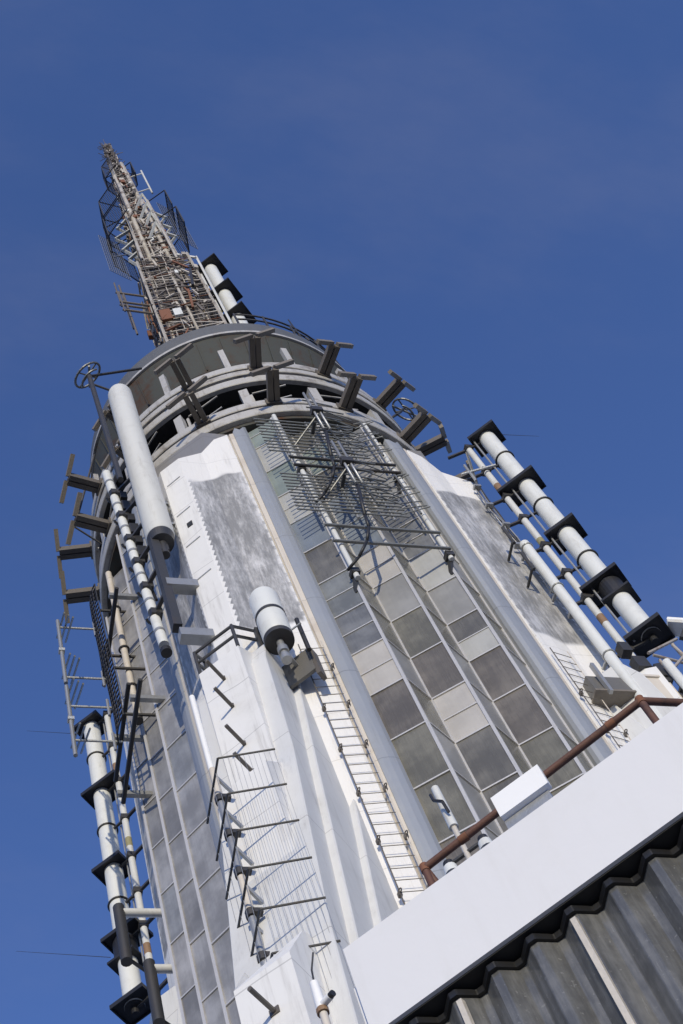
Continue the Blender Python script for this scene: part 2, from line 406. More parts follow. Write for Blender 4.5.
# winged corners: k=0 front-left, 1 front-right, 2 back-right, 3 back-left
half = [(2.02, 6.86, 57.1), (1.58, 7.14, 56.8), (1.05, 7.38, 55.9), (.40, 8.05, 55.1)]
def wing(k):
    pts = half + [(-t, d, z) for t, d, z in reversed(half)]
    mb = MB(); n = len(pts)
    lo = [rot4(td3(t, d, 0), k) for t, d, z in pts] + [rot4(td3(-2.0, 5.6, 0), k), rot4(td3(2.0, 5.6, 0), k)]
    zt = [57.1, 56.8, 55.9, 55.1, 55.1, 55.9, 56.8, 57.1, 57.6, 57.6]
    hi = [(*p[:2], z) for p, z in zip(lo, zt)]
    zs = [0, 10, 20, 30, 36, 40, 44, 48, 52]
    mb.loft([[(*p[:2], z) for p in lo] for z in zs] + [hi])
    nn = len(lo)
    worn = {0, 1, 2, 4, 5, 6}
    for fi, f in enumerate(mb.f[:nn * len(zs)]):
        mb.mi[fi] = 1 if (fi % nn) in worn else 0
    o = mb.build('corner_wing', [M['white'], M['worn']], TOWER)
    # uv: u = metres from the ridge edge, v = height
    me = o.data; uvl = me.uv_layers.new(name='uv')
    acc = {}
    inv = [rot4(p, (4 - k) % 4) for p in [tuple(v.co) for v in me.vertices]]
    for l in me.loops:
        x, y, z = inv[l.vertex_index]; t = (x - y) * R2; d = -(x + y) * R2
        uvl.data[l.index].uv = (math.hypot(abs(t) - .40, d - 8.05) if abs(t) > .39 else 0, z)
    # nested slabs that flare outwards lower down
    def slab(th, prof, name='fin', mat=None, z0=0., ch=.03):
        """prof: list of (z, d) from the top down; th half width"""
        s_ = MB(); rings = []
        for z, d in prof:
            rings.append([rot4(td3(t, dd, z), k) for t, dd in ((th, 6.2), (th, d - ch), (th - ch * .8, d), (-th + ch * .8, d), (-th, d - ch), (-th, 6.2))])
        s_.loft(rings)
        return s_.build(name, mat or M['white_fin'], o)
    slab(1.46, [(33.8, 7.1), (24, 9.45), (0, 11.5)])
    slab(1.29, [(38.8, 7.42), (26, 9.75), (0, 12.2)])
    slab(1.10, [(40.0, 8.3), (38.9, 8.62), (34, 8.98), (26, 10.4), (0, 12.9)])
    for (th, d0, zt_, ztb) in ((.64, 9.05, 39.4, .5), (.66, 9.8, 32.8, .75), (.61, 11.45, 24.6, 1.25)):
        b_ = MB()
        base = [(th + .22, 6.3), (th + .06, d0 - .75), (th, d0), (-th, d0), (-th - .06, d0 - .75), (-th - .22, 6.3)]
        tops_ = [zt_ + ztb + .6, zt_ + ztb, zt_, zt_, zt_ + ztb, zt_ + ztb + .6]
        b_.loft([[rot4(td3(t, d, 0), k) for t, d in base], [rot4(td3(t, d, z), k) for (t, d), z in zip(base, tops_)]])
        b_.build('buttress_box', M['white'], o)
    if k == 0:
        r_ = MB(); r_.box(td3(.05, 8.06, 49.9), V3((*td(.10, 0), 0)), V3((*td(0, .012), 0)), (0, 0, .16)); r_.build('vent', M['dark'], o)
        for zz in (53.6, 51.0, 48.6, 46.2):
            r_ = MB(); r_.bar(td3(-.3, 8.06, zz), td3(.25, 8.06, zz + .06), .02, .05); r_.build('hook_strip', M['galv'], o)
        for i, z in enumerate((38.35, 36.95, 35.15, 33.9)):
            r_ = MB(); r_.bar(td3(0, 9.02, z), td3(-.02, 9.78, z), .085, .06); r_.bar(td3(0, 9.07, z - .04), td3(0, 9.07, z + .06), .13, .05)
            r_.build('step_iron', M['iron'], o)
        r_ = MB(); r_.tube(td3(.05, 11.42, 23.5), td3(.03, 12.15, 23.5), .05, 8); r_.box(td3(.05, 11.46, 23.5), (.07, -.07, 0), (.01, .01, 0), (0, 0, .08)); r_.build('step_iron', M['iron'], o)
    return o
for k in range(4): wing(k)

# drum
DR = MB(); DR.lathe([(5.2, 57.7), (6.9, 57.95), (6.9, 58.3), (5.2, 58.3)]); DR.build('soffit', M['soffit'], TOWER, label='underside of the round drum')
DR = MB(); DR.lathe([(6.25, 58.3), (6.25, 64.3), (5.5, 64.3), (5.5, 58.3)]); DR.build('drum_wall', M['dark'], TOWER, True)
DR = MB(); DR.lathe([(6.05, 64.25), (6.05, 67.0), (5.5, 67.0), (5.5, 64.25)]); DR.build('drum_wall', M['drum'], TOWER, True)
def band(r0, r1, z0, z1):
    b_ = MB(); c = .03
    b_.lathe([(r0, z0), (r1 - c, z0), (r1, z0 + c), (r1, z1 - c), (r1 - c, z1), (r0, z1)], 144); return b_.build('ring_band', M['band'], TOWER)
band(6.88, 7.12, 58.2, 58.86); band(6.88, 7.06, 59.22, 59.75)
band(6.86, 7.06, 61.95, 62.55); band(6.86, 7.08, 62.85, 63.3); band(6.86, 7.05, 63.6, 64.12)
g = MB(); g.lathe([(6.27, 58.32), (6.9, 58.32), (6.9, 59.7), (6.27, 59.7)]); g.lathe([(6.27, 61.99), (6.88, 61.99), (6.88, 64.08), (6.27, 64.08)]); g.build('band_groove', M['dark'], TOWER)
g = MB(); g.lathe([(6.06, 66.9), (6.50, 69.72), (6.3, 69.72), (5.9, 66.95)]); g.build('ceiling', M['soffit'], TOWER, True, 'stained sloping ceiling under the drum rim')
for i in range(40):
    a = 2 * PI * i / 40 + .03; ca_, sa_ = math.sin(a), -math.cos(a)
    g = MB(); g.bar((6.10 * ca_, 6.10 * sa_, 66.98), (6.47 * ca_, 6.47 * sa_, 69.5), .05, .07); g.build('ceiling_rib', M['soffit'], TOWER)
g = MB(); g.lathe([(6.36, 69.70), (6.60, 69.70), (6.60, 69.92), (6.36, 69.92)], 144); g.build('rim', M['band'], TOWER)
g = MB(); g.lathe([(6.3, 69.93), (6.52, 69.93), (6.50, 71.3), (6.3, 71.3)], 144); g.build('parapet_ring', M['roof'], TOWER, True)
g = MB(); g.lathe([(6.35, 70.4), (5.2, 71.2), (3.9, 72.2), (2.9, 73.4), (2.6, 75), (2.3, 75), (2.3, 70.4)]); g.build('dome', M['roof'], TOWER, True)
for i in range(16):
    a = math.radians(22.5 * i); rx, ry = math.sin(a), -math.cos(a); tx, ty = math.cos(a), math.sin(a)
    P = lambda r, t, z: (rx * r + tx * t, ry * r + ty * t, z)
    p_ = MB(); p_.box(P(6.72, .42, 65.5), V3((rx, ry, 0)) * .10, V3((tx, ty, 0)) * .12, (0, 0, 1.42)); p_.build('post', M['band'], TOWER)
    p_ = MB(); c_ = P(6.82, .5, 60.55)
    p_.box(c_, V3((rx, ry, 0)) * .16, V3((tx, ty, 0)) * .17, (0, 0, .82)); p_.box(P(6.62, .78, 60.6), V3((rx, ry, 0)) * .04, V3((tx, ty, 0)) * .05, (0, 0, .85))
    p_.build('post', M['band'], TOWER)
    p_ = MB()
    for t0, t1, z in ((.85, 2.2, 61.6), (.85, 2.2, 60.35)): p_.bar(P(6.62, t0, z), P(6.58, t1, z), .05, .07)
    p_.build('window_frame', M['band'], TOWER)

# ------------------------------------------------------------------ dipole stubs round the drum
def make_stub(label):
    o = thing('dipole_stub', (0, 0, 0), label, 'dipole antenna', 'steel dipole stubs around the drum')
    L = 1.28
    for s_ in (-1, 1):
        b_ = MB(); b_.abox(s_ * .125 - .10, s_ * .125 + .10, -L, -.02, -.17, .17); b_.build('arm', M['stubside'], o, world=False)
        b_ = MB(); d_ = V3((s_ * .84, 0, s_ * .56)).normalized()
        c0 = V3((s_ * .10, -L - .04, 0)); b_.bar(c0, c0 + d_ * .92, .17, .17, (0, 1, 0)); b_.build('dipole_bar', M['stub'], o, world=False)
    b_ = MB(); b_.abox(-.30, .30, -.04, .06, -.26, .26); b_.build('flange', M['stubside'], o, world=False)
    return o
names_ = ['far left end', 'second from left', 'left of the fat cylinder', 'right of the fat cylinder', 'above the left pilaster', 'above the rod grid', 'against the sky', 'right end']
cnt = 0; proto = None
for row, zc in (('upper', 63.35), ('lower', 59.35)):
    for i in range(8):
        ang = math.radians(-101.25 + 22.5 * i)
        lab = 'dark steel dipole stub on %s drum ring, %s' % (row, names_[i])
        if proto is None: o = proto = make_stub(lab)
        else:
            o = proto.copy(); col.objects.link(o); o['label'] = lab
            for ch in proto.children:
                c = ch.copy(); col.objects.link(c); c.parent = o
        o.location = (7.1 * math.sin(ang), -7.1 * math.cos(ang), zc); o.rotation_euler = (0, 0, ang)

# ------------------------------------------------------------------ stacked tube antennas with black square plates
def plate_antenna(x, y, zb, plates, rings, r, label, facing, stand, zstand, double=None):
    o = thing('tube_antenna', (x, y, zb), label, 'antenna', 'white tube antennas with black square plates')
    zt = plates[0]
    b_ = MB(); b_.tube((x, y, zb), (x, y, zt), r, 32); b_.build('tube', M['tube'], o, True)
    b_ = MB(); b_.tube((x, y, zb - .05), (x, y, zb), r * .98, 24); b_.tube((x, y, zb - .3), (x, y, zb - .05), .12, 12); b_.build('end_plate', M['black'], o)
    ca, sa = math.cos(facing), math.sin(facing)
    E1 = V3((ca, sa, 0)); E2 = V3((-sa, ca, 0))
    hs = [.58, .76, .58, .68, .62] if r < .4 else [.85, .85, .85]
    q_ = (V3((stand[0], stand[1], 0)) - V3((x, y, 0))).normalized()
    for z, h2 in zip(plates, hs):
        h1 = .50 if r < .4 else .78; c0 = V3((x, y, z)) + q_ * (h2 - (.56 if r < .4 else .85))
        b_ = MB(); b_.box(c0, E1 * h1, E2 * h2, (0, 0, .045))
        for s_ in (-1, 1):
            b_.box(c0 + E1 * (h1 - .025) * s_ - V3((0, 0, .085)), E1 * .025, E2 * h2, (0, 0, .04)); b_.box(c0 + E2 * (h2 - .025) * s_ - V3((0, 0, .085)), E2 * .025, E1 * (h1 - .051), (0, 0, .04))
        b_.build('plate', M['black'], o)
    if double:
        for z in double:
            b_ = MB(); b_.tube((x, y, z - .5), (x, y, z + .35), r * 1.25, 24); b_.box((x, y, z - .55), E1 * .42, E2 * .5, (0, 0, .05)); b_.build('collar', M['black'], o)
    for z in rings:
        b_ = MB(); b_.ring((x, y, z), (0, 0, 1), r + .03, .035, 28, 6); b_.build('clamp_ring', M['darksteel'], o)
    # slim feed pipe between antenna and wall
    px, py = stand
    b_ = MB(); b_.tube((px, py, zb - 3.2), (px, py, zt - .3), .12, 12)
    b_.build('feed_pipe', M['tube_grey'], o, True)
    b_ = MB()
    for i, z in enumerate([zt - 4.4, zt - 9.2, zb + 1.6]): b_.tube((px, py, z), (px, py, z + .5), .125, 12, mi=i % 2)
    split_build(b_, 'pipe_collar', [M['orange'], M['yellow']], o, True)
    q = V3((px, py, 0)) - V3((x, y, 0)); side = V3((-q.y, q.x, 0)).normalized()
    b_ = MB(); b_.tube(V3((x, y, 0)) + q * .62 + side * .12 + V3((0, 0, zb)), V3((x, y, 0)) + q * .62 + side * .12 + V3((0, 0, zt)), .035, 6)
    b_.build('feed_cable', M['galv'], o)
    for z in plates + rings:
        b_ = MB(); b_.bar((x, y, z - .16), (px, py, z - .25), .08, .08); b_.box((px, py, z - .25), (.15, 0, 0), (0, .15, 0), (0, 0, .12))
        e = V3((px, py, z - .25)) + q.normalized() * .85
        b_.bar((px, py, z - .3), e, .1, .1); b_.build('bracket', M['darksteel'], o)
    return o
plate_antenna(6.78, -6.68, 41.6, [58.1, 53.3, 49.1, 45.15, 41.7], [55.8, 51.4, 47.0], .315, 'white tube antenna with black square plates, on the right against the sky', math.radians(45), (6.05, -6.25), 0, [44.6])
plate_antenna(-6.75, 6.75, 41.8, [58.4, 53.6, 48.9, 45.1, 41.9], [51.2, 46.9, 56.0], .32, 'white tube antenna with black square plates, at the lower left edge', math.radians(45), (-6.25, 6.05), 0, [44.5])
plate_antenna(4.0, 0.0, 77.0, [106.2, 100.2, 95.0], [], .43, 'white tube antenna with black plates standing on the drum roof', math.radians(45), (3.35, .35), 0)
# thin whip wires on the plates
for lab, p, q in (('thin whip wire rising from the top plate of the right tube antenna', (6.9, -6.4, 58.1), (7.5, -5.9, 60.6)), ('thin whip wire pointing right from the top plate of the right tube antenna', (7.3, -6.9, 58.0), (8.9, -6.9, 58.2)), ('thin whip wire pointing left from the lower left tube antenna', (-7.3, 6.6, 44.0), (-10.2, 6.6, 44.3)), ('thin whip wire pointing left near the top of the lower left tube antenna', (-7.3, 6.6, 57.6), (-9.3, 6.6, 57.7))):
    solo('whip_antenna', MB().tube(p, q, .011, 5, .005), M['darksteel'], lab, 'antenna', 'thin whip wires', base=p)

# ------------------------------------------------------------------ fat cylinder on the front-left corner
CX, CY = -6.60, -5.35
PX = -6.86
o = thing('cylinder_antenna', (CX, CY, 41.2), 'fat plain white cylinder antenna on a dark post left of the white wing', 'antenna')
b_ = MB(); b_.lathe([(.02, 49.5), (.42, 49.5), (.47, 49.6), (.47, 63.2), (.43, 63.4), (.02, 63.5)], 40, CX, CY, False); b_.build('radome', M['tube_grey'], o, True)
b_ = MB(); b_.lathe([(.02, 49.0), (.38, 49.05), (.44, 49.48), (.02, 49.49)], 32, CX, CY, False); b_.tube((CX, CY, 48.2), (CX, CY, 49.1), .15, 12); b_.build('base_cap', M['darksteel'], o)
b_ = MB(); b_.box((PX, CY, 46.2), (.13, 0, 0), (0, .15, 0), (0, 0, 3.0)); b_.box((PX + .14, CY, 48.6), (.25, 0, 0), (0, .12, 0), (0, 0, .2)); b_.build('post', M['darksteel'], o)
for z in (46.0, 42.75):
    b_ = MB(); b_.bar((PX, CY, z), (-5.9, CY, z), .34, .42); b_.build('arm', M['galv'], o)
for z in (52.6, 50.9):
    b_ = MB(); b_.bar((CX + .3, CY + .1, z), (-5.7, CY + .1, z), .12, .16); b_.bar((CX + .5, CY + .1, z - .05), (-5.8, CY + .2, z - 1.3), .07, .07); b_.build('arm', M['galv'], o)

# string of short white tubes left of the cylinder
S0, S1 = V3((-7.62, -4.6, 56.8)), V3((-7.08, -4.6, 43.1))
def SP_(f): return S0.lerp(S1, f)
o = thing('sectional_antenna', S1, 'slim antenna of short white tubes joined by black clamps beside the fat cylinder', 'antenna')
fs_ = [0, .16, .30, .44, .57, .70, .83, .985]
for i, (a, b) in enumerate(zip(fs_, fs_[1:])):
    t_ = MB(); t_.tube(SP_(a + .012), SP_(b - .02), .155, 16); t_.build('tube_section', M['tube'], o, True)
    t_ = MB(); m_ = (a + b) / 2; t_.tube(SP_(m_ - .005), SP_(m_ + .005), .17, 16); t_.build('seam_ring', M['galv'], o, True)
    if i == 6: break
    c_ = SP_(b)
    t_ = MB(); t_.box(c_ + V3((.05, -.05, 0)), (.17, 0, 0), (0, .16, 0), (0, 0, .16)); t_.bar(c_, (PX, CY, c_.z + .3), .12, .12)
    t_.ring(c_ + V3((-.06, -.06, -.2)), (.2, .3, 1), .2, .05, 14, 5, a0=-.6, a1=3.4); t_.build('clamp', M['darksteel'], o)
    if i in (1, 2, 3):
        t_ = MB(); t_.box(c_ + V3((.22, -.08, .7)), (.15, 0, 0), (0, .14, 0), (0, 0, .35)); t_.box(c_ + V3((.2, -.1, 1.6)), (.12, 0, 0), (0, .12, 0), (0, 0, .25)); split_build(t_, 'junction_box', M['black'], o)
t_ = MB(); t_.tube(SP_(.985), SP_(1.0), .165, 16); t_.build('end_cap', M['black'], o)
t_ = MB(); t_.path([SP_(.02) + V3((.1, 0, 0)), SP_(.25) + V3((.25, -.1, 0)), SP_(.5) + V3((.12, .1, 0)), SP_(.75) + V3((.24, 0, 0))], .05, 6); t_.build('cable', M['black'], o)

# loop antennas
def loop(center, normal, R, label, poles, group='ring shaped loop antennas'):
    o = thing('loop_antenna', center, label, 'loop antenna', group)
    b_ = MB(); b_.ring(center, normal, R, .05, 22, 6); b_.build('loop', M['rod'], o)
    n = V3(normal).normalized(); u = n.cross(V3((0, 0, 1))).normalized(); w = n.cross(u); c = V3(center)
    b_ = MB()
    for k in range(2):
        d_ = u if k else w
        b_.tube(c - d_ * R + n * .02, c + d_ * R + n * .02, .035, 6)
    b_.tube(c - (u + w) * R * .7 + n * .12, c + (u + w) * R * .72 + n * .12, .05, 6); b_.ring(c + n * .3, n, R * .8, .045, 18, 6, a0=.3, a1=2.6)
    b_.build('spoke', M['rod'], o)
    for p, q, r in poles:
        b_ = MB(); b_.tube(p, q, r, 8); b_.build('mast_pole' if r > .08 else 'strut', M['darksteel'], o)
    return o
loop((-7.62, -5.12, 66.1), (.6, .3, -.75), .62, 'round loop antenna on a dark pole at the left end of the drum', [((-7.6, -5.25, 65.6), (-7.6, -5.85, 53.0), .11), ((-7.6, -5.1, 66.0), (-5.3, -5.2, 67.4), .06), ((-7.5, -5.3, 64.4), (-6.2, -5.1, 63.9), .05)])
loop((6.36, -4.5, 67.3), (-.5, .5, -.7), .62, 'round loop antenna against the sky at the right of the drum', [((6.1, -4.45, 67.1), (5.3, -4.3, 66.2), .06), ((6.2, -4.7, 67.0), (5.5, -4.75, 65.7), .05)])

# left side strut frame at the drum edge
solo('guy_strut', MB().tube((-7.9, -.2, 61.9), (-6.9, -1.5, 66.6), .05, 6).tube((-7.9, -.2, 61.9), (-6.6, .3, 61.2), .04, 6), M['darksteel'], 'thin dark strut leaning on the left edge of the drum', 'strut')

# roof railing on the drum rim
o = thing('roof_railing', (0, 0, 71.2), 'thin dark railing along the right side of the drum roof', 'railing')
b_ = MB(); aa = [math.radians(-6 + 4 * i) for i in range(22)]
for z in (72.9, 72.2): b_.path([(6.42 * math.sin(a), -6.42 * math.cos(a), z) for a in aa], .045, 6)
b_.build('rail', M['darksteel'], o)
for a in aa[::3]:
    b_ = MB(); b_.tube((6.42 * math.sin(a), -6.42 * math.cos(a), 71.2), (6.42 * math.sin(a), -6.42 * math.cos(a), 73.0), .05, 6); b_.build('post', M['darksteel'], o)
solo('roof_spike', MB().tube((2.3, -5.95, 71.2), (2.15, -6.05, 74.2), .07, 6, .03).tube((2.3, -5.95, 72.5), (2.75, -5.8, 72.0), .04, 5), M['darksteel'], 'short dark spike on the drum roof above the railing', 'antenna')

# ------------------------------------------------------------------ rod grid antennas on the front and left glass walls
def grid_array(mirror, labs):
    T = (lambda p: (p[1], p[0], p[2])) if mirror else (lambda p: p)
    def tube(mb, p, q, r, n=8): mb.tube(T(p), T(q), r, n)
    # clamped rails
    off = -.42 if mirror else 0
    for i, x in enumerate((-S, S)):
        o = thing('support_rail', T((x, -6.98, 43.8)), labs['rail'][i], 'support pipe', 'pale support pipes clamped to the glass walls')
        b_ = MB(); tube(b_, (x, -6.98, 43.8 if i == 0 else 45.6), (x, -6.98, 57.6), .085, 12); b_.build('pipe', M['tube_grey'], o, True)
        for z in (44.2 + i * 1.7, 52.3):
            b_ = MB(); b_.box(T((x, -6.95, z)), T((.13, 0, 0)), T((0, .14, 0)), (0, 0, .13)); b_.bar(T((x, -6.92, z - .1)), T((x - .08, -6.66, z - .8)), .1, .16); b_.build('clamp', M['darksteel'], o)
    for gi, (za, zb, xa, xb, ns, zd) in enumerate(((53.3, 56.4, -2.7, .9, 11, 55.3), (48.2, 51.2, -2.7, .95, 12, 50.4))):
        o = thing('rod_grid_antenna', T((-.9, -7.15, za)), labs['grid'][gi], 'grid antenna', 'rod grid antennas on the glass walls')
        b_ = MB()
        for k in range(ns):
            z = za + (zb - za) * k / (ns - 1)
            tube(b_, (xa, -7.22, z), (xb, -7.22, z), .031, 6)
        split_build(b_, 'reflector_rod', M['rod'], o)
        b_ = MB()
        for x in (-2.0, -.75, .45): tube(b_, (x, -7.16, za - .25), (x, -7.16, zb + .2), .05, 8)
        split_build(b_, 'reflector_spine', M['galv'], o)
        # the side reflector folded back to the right
        b_ = MB()
        for k in range(8):
            z = za + .2 + (zb - za + .2) * k / 7; tube(b_, (.75 + .05 * k, -7.2, z), (1.75, -7.45 + .1 * (k % 3), z + .25 - .12 * (k % 2)), .026, 6)
        tube(b_, (1.35, -7.36, za), (1.3, -7.36, zb + .3), .035, 8)
        split_build(b_, 'side_rod', M['rod'], o)
        # pipes across
        for z in (za - .95, za - 2.15) if gi else (za - 1.0, za - .3):
            b_ = MB(); tube(b_, (-2.0, -7.15, z), (1.75, -7.15, z), .06, 8); b_.build('cross_pipe', M['darksteel'] if gi == 0 else M['rod'], o)
        # dipole pair in front
        dx, dy = -.75, -8.1
        b_ = MB()
        for s_ in (-.11, .11): tube(b_, (dx + s_, dy, zd - 1.85), (dx + s_, dy, zd + 1.85), .044, 8)
        split_build(b_, 'dipole', M['galv'], o, True)
        b_ = MB(); b_.box(T((dx, dy, zd)), T((.2, 0, 0)), T((0, .12, 0)), (0, 0, .16))
        tube(b_, (dx, dy, zd), (dx, -7.1, zd), .07, 8); b_.build('dipole_clamp', M['darksteel'], o)
        b_ = MB()
        for k in range(5):
            z = zd - 1.5 + .75 * k
            tube(b_, (dx - .2, dy + .15, z), (dx + 1.0 + .25 * (k % 2), dy + .35, z + .18), .028, 6)
            tube(b_, (dx + .4, dy + .5, z + .3), (dx + 1.7, dy + .75, z - .1), .024, 6)
        split_build(b_, 'director_rod', M['rod'], o)
        b_ = MB()
        tube(b_, (dx - .02, dy + .1, zd - 1.75), (dx - .35, dy + .12, zd - 4.2), .06, 8)
        c_ = [(dx - .35, dy + .12, zd - 4.2), (dx - .38, dy + .2, zd - 4.9), (dx - .55, dy + .4, zd - 5.5), (dx - .85, dy + .7, zd - 6.0), (dx - 1.2, dy + 1.05, zd - 6.25)]
        b_.path([T(p) for p in c_], .05, 8); b_.build('feed_hose', M['black'], o, True)
        b_ = MB()
        for (p, q) in (((dx, -7.2, zd + 1.2), (dx + 1.1, -6.9, zd + 2.4)), ((dx, dy, zd - .3), (dx - .9, -7.1, zd - 1.2)), ((dx, dy, zd - .3), (dx + 1.0, -7.1, zd - 1.2))): tube(b_, p, q, .035, 6)
        split_build(b_, 'brace', M['rod'], o)
grid_array(False, dict(rail=['pale pipe clamped to the front glass wall, left of the rod grids', 'pale pipe clamped to the front glass wall, right of the rod grids'], grid=['upper rod grid antenna on the front glass wall just below the drum', 'lower rod grid antenna on the front glass wall with a long hanging hose']))

# left wall: pale rail, boom poles, mesh screens and outrigger dipoles
o = thing('support_rail', (-7.0, -.45, 46.0), 'pale jointed pipe on the grey left wall beside the dark boom poles', 'support pipe', 'pale support pipes clamped to the glass walls')
b_ = MB(); b_.tube((-7.02, -.45, 46.6), (-7.02, -.45, 57.2), .115, 12); b_.build('pipe', M['cream'], o, True)
b_ = MB(); [b_.ring((-7.02, -.45, z), (0, 0, 1), .16, .035, 14, 5) for z in (48.6, 51.2, 54.2)]; b_.tube((-7.02, -.45, 46.45), (-7.02, -.45, 46.65), .15, 12); b_.build('joint_ring', M['darksteel'], o)
for lab, ya, yb, z, arms in (('topmost', 1.45, -2.3, 52.3, (-1.9,)), ('middle', 2.07, -1.46, 47.2, (.6,)), ('lowest', 1.6, -2.7, 45.2, (-1.95, 1.4))):
    o = thing('boom_pole', (-7.4, ya, z), 'dark boom pole on a short arm off the grey left wall, %s of three' % lab, 'pole', 'dark boom poles on the left wall')
    b_ = MB(); b_.tube((-7.4, ya, z - .2), (-7.4, yb, z - .2), .075, 8); b_.build('pole', M['darksteel'], o)
    for y in arms:
        b_ = MB(); b_.bar((-7.6, y, z), (-6.3, y, z), .15, .2); b_.build('wall_arm', M['galv'], o)
for i, (x, y, za, zb) in enumerate(((-7.55, -.2, 50.2, 55.6), (-7.55, -.6, 45.6, 50.6))):
    o = thing('mesh_screen', (x, y, za), 'dark wire mesh reflector screen seen edge on at the left, %s one' % ('upper' if i == 0 else 'lower'), 'mesh screen', 'dark mesh screens')
    b_ = MB(); ny, nz = 5, 18
    def sp(j, k): 
        u = -.55 + 1.1 * j / ny
        return (x - .12 - .10 * (1 - (u / .55) ** 2) + .02 * math.sin(k * .3), y + u, za + (zb - za) * k / nz)
    for j in range(ny + 1):
        for k in range(nz): b_.bar(sp(j, k), sp(j, k + 1), .035, .035, (1, 0, 0))
    for k in range(nz + 1):
        for j in range(ny): b_.bar(sp(j, k), sp(j + 1, k), .045, .035, (0, 0, 1))
    b_.build('mesh', M['darksteel'], o)
    for za_ in (za + 1, zb - 1):
        b_ = MB(); b_.tube((x, y, za_), (-6.5, y, za_), .06, 6); b_.build('wall_arm', M['darksteel'], o)
for i, (x, y, za, zb, arms) in enumerate(((-9.0, .1, 49.7, 54.2, (53.7, 50.1)), (-9.0, .1, 45.2, 49.5, (48.2, 46.1)))):
    o = thing('outrigger_dipole', (x, y, za), 'pale outrigger dipole antenna with crossing rods at the far left, %s one' % ('upper' if i == 0 else 'lower'), 'dipole antenna', 'outrigger dipoles on the left wall')
    b_ = MB(); b_.tube((x, y, za), (x, y, zb), .07, 8); b_.tube((x - .1, y, (za + zb) / 2), (x + .1, y, (za + zb) / 2), .13, 8); b_.build('dipole', M['galv'], o)
    for z in arms:
        b_ = MB(); b_.tube((x, y, z), (-7.5, y, z), .045, 6); b_.tube((-7.75, y, z - .5), (-7.75, y, z + .5), .05, 6); b_.build('arm', M['galv'], o)
    b_ = MB()
    for zc in (zb - .3, za + 1.2):
        for k in range(3): b_.tube((x + .1 + .14 * k, y - .75, zc - .15 * k - .55), (x + .1 + .14 * k, y + .9, zc - .15 * k + .75), .035, 6)
    split_build(b_, 'cross_rod', M['rod'], o)
# lower left support arms by the tube antenna
y = 2.5
for i, (xo, z) in enumerate(((-7.82, 40.7), (-7.22, 38.2))):
    o = thing('outrigger_support', (-6.6, y, z), 'thick dark outrigger arm with an upright beside the lower left tube antenna, %s one' % ('upper' if i == 0 else 'lower'), 'support', 'outrigger supports at the lower left')
    b_ = MB(); b_.tube((-6.2, y, z), (xo, y, z), .13, 12); b_.build('arm', M['tube_grey'], o, True)
    b_ = MB(); b_.tube((xo, y, z + .25), (xo, y, z - 2.2), .17, 12); b_.tube((xo, y, z - 2.0), (xo + .7, y + .6, z - 1.9), .06, 6); b_.build('upright', M['darksteel'], o, True)

# ------------------------------------------------------------------ right wing: round white downpipe and gear
o = thing('downpipe', (5.07, -6.52, 20), 'long round white pipe running down the edge of the right wing', 'pipe')
b_ = MB(); b_.tube((5.07, -6.52, 20), (5.07, -6.52, 48.3), .165, 16); b_.build('pipe', M['tube'], o, True)
for z in (48.0, 45.0, 40.6, 36):
    b_ = MB(); b_.ring((5.07, -6.52, z), (0, 0, 1), .18, .03, 14, 5); b_.bar((5.07, -6.5, z), (5.0, -6.05, z), .08, .08); b_.build('pipe_clamp', M['galv'], o)
for i, z in enumerate((48.4, 46.4)):
    solo('stand_off', MB().tube((4.55, -6.0, z - .35), (4.55, -6.75, z - .35), .05, 6).tube((4.55, -6.7, z - .5), (4.55, -6.7, z + .75), .06, 6), M['darksteel'], 'short dark stand-off post on the right wing, %s one' % ('upper' if i == 0 else 'lower'), 'bracket', 'stand-off posts on the right wing')
o = thing('cable_bundle', (5.35, -6.0, 47), 'tangle of thin cables and clips along the edge of the right wing', 'cables')
for k in range(4):
    b_ = MB(); pts = [(5.15 + .1 * k + rnd.uniform(-.07, .07), -6.2 + .05 * k + rnd.uniform(-.06, .06), 54.2 - 1.1 * j) for j in range(16)]; b_.path(pts, .022 + .008 * (k % 2), 5); b_.build('cable', M['darksteel'] if k % 2 else M['galv'], o)
b_ = MB()
for j in range(9): b_.box((5.2 + rnd.uniform(-.1, .2), -6.2, 54 - 1.7 * j), (.13, 0, 0), (0, .1, 0), (0, 0, .07))
split_build(b_, 'clip', M['galv'], o)
solo('antenna_bracket', MB().tube((5.0, -6.2, 55.2), (6.3, -6.6, 55.4), .05, 6).tube((5.2, -6.9, 55.7), (5.6, -5.9, 55.0), .05, 6).tube((5.3, -6.3, 54.4), (5.3, -6.3, 55.9), .05, 6), M['galv'], 'crossed pipe bracket at the top of the right wing under the tube antenna', 'bracket')

# ladder-like cable trays
def tray(name, base, p0, p1, z0, z1, step, label, clips, z2):
    """two stiles between plan points p0,p1, rungs every step"""
    o = thing(name, (*p0, z0), label, 'ladder', 'ladders on the white wings')
    for p in (p0, p1):
        b_ = MB(); b_.tube((*p, z0), (*p, z1), .016, 6); b_.build('stile', M['cream'] if p is p1 else M['iron'], o)
    z = z0 + .2; b_ = MB()
    while z < z1 - .1:
        b_.tube((*p0, z + .05), (*p1, z - .05), .011, 5); z += step
    split_build(b_, 'rung', M['iron'], o)
    z = z2; b_ = MB()
    while z > z0:
        for p in (p0, p1): b_.box((p[0], p[1] + .03, z), (.04, 0, 0), (0, .05, 0), (0, 0, .07)); b_.ring((p[0], p[1] - .03, z + .05), (1, .4, 0), .06, .017, 10, 5)
        z -= 1.95
    split_build(b_, 'clip', M['iron'], o)
tray('wall_ladder', None, (-4.02, -6.36), (-3.40, -6.50), 22, 40.6, .42, 'thin wire ladder on the white wing beside the left pilaster', 1, 39.1)
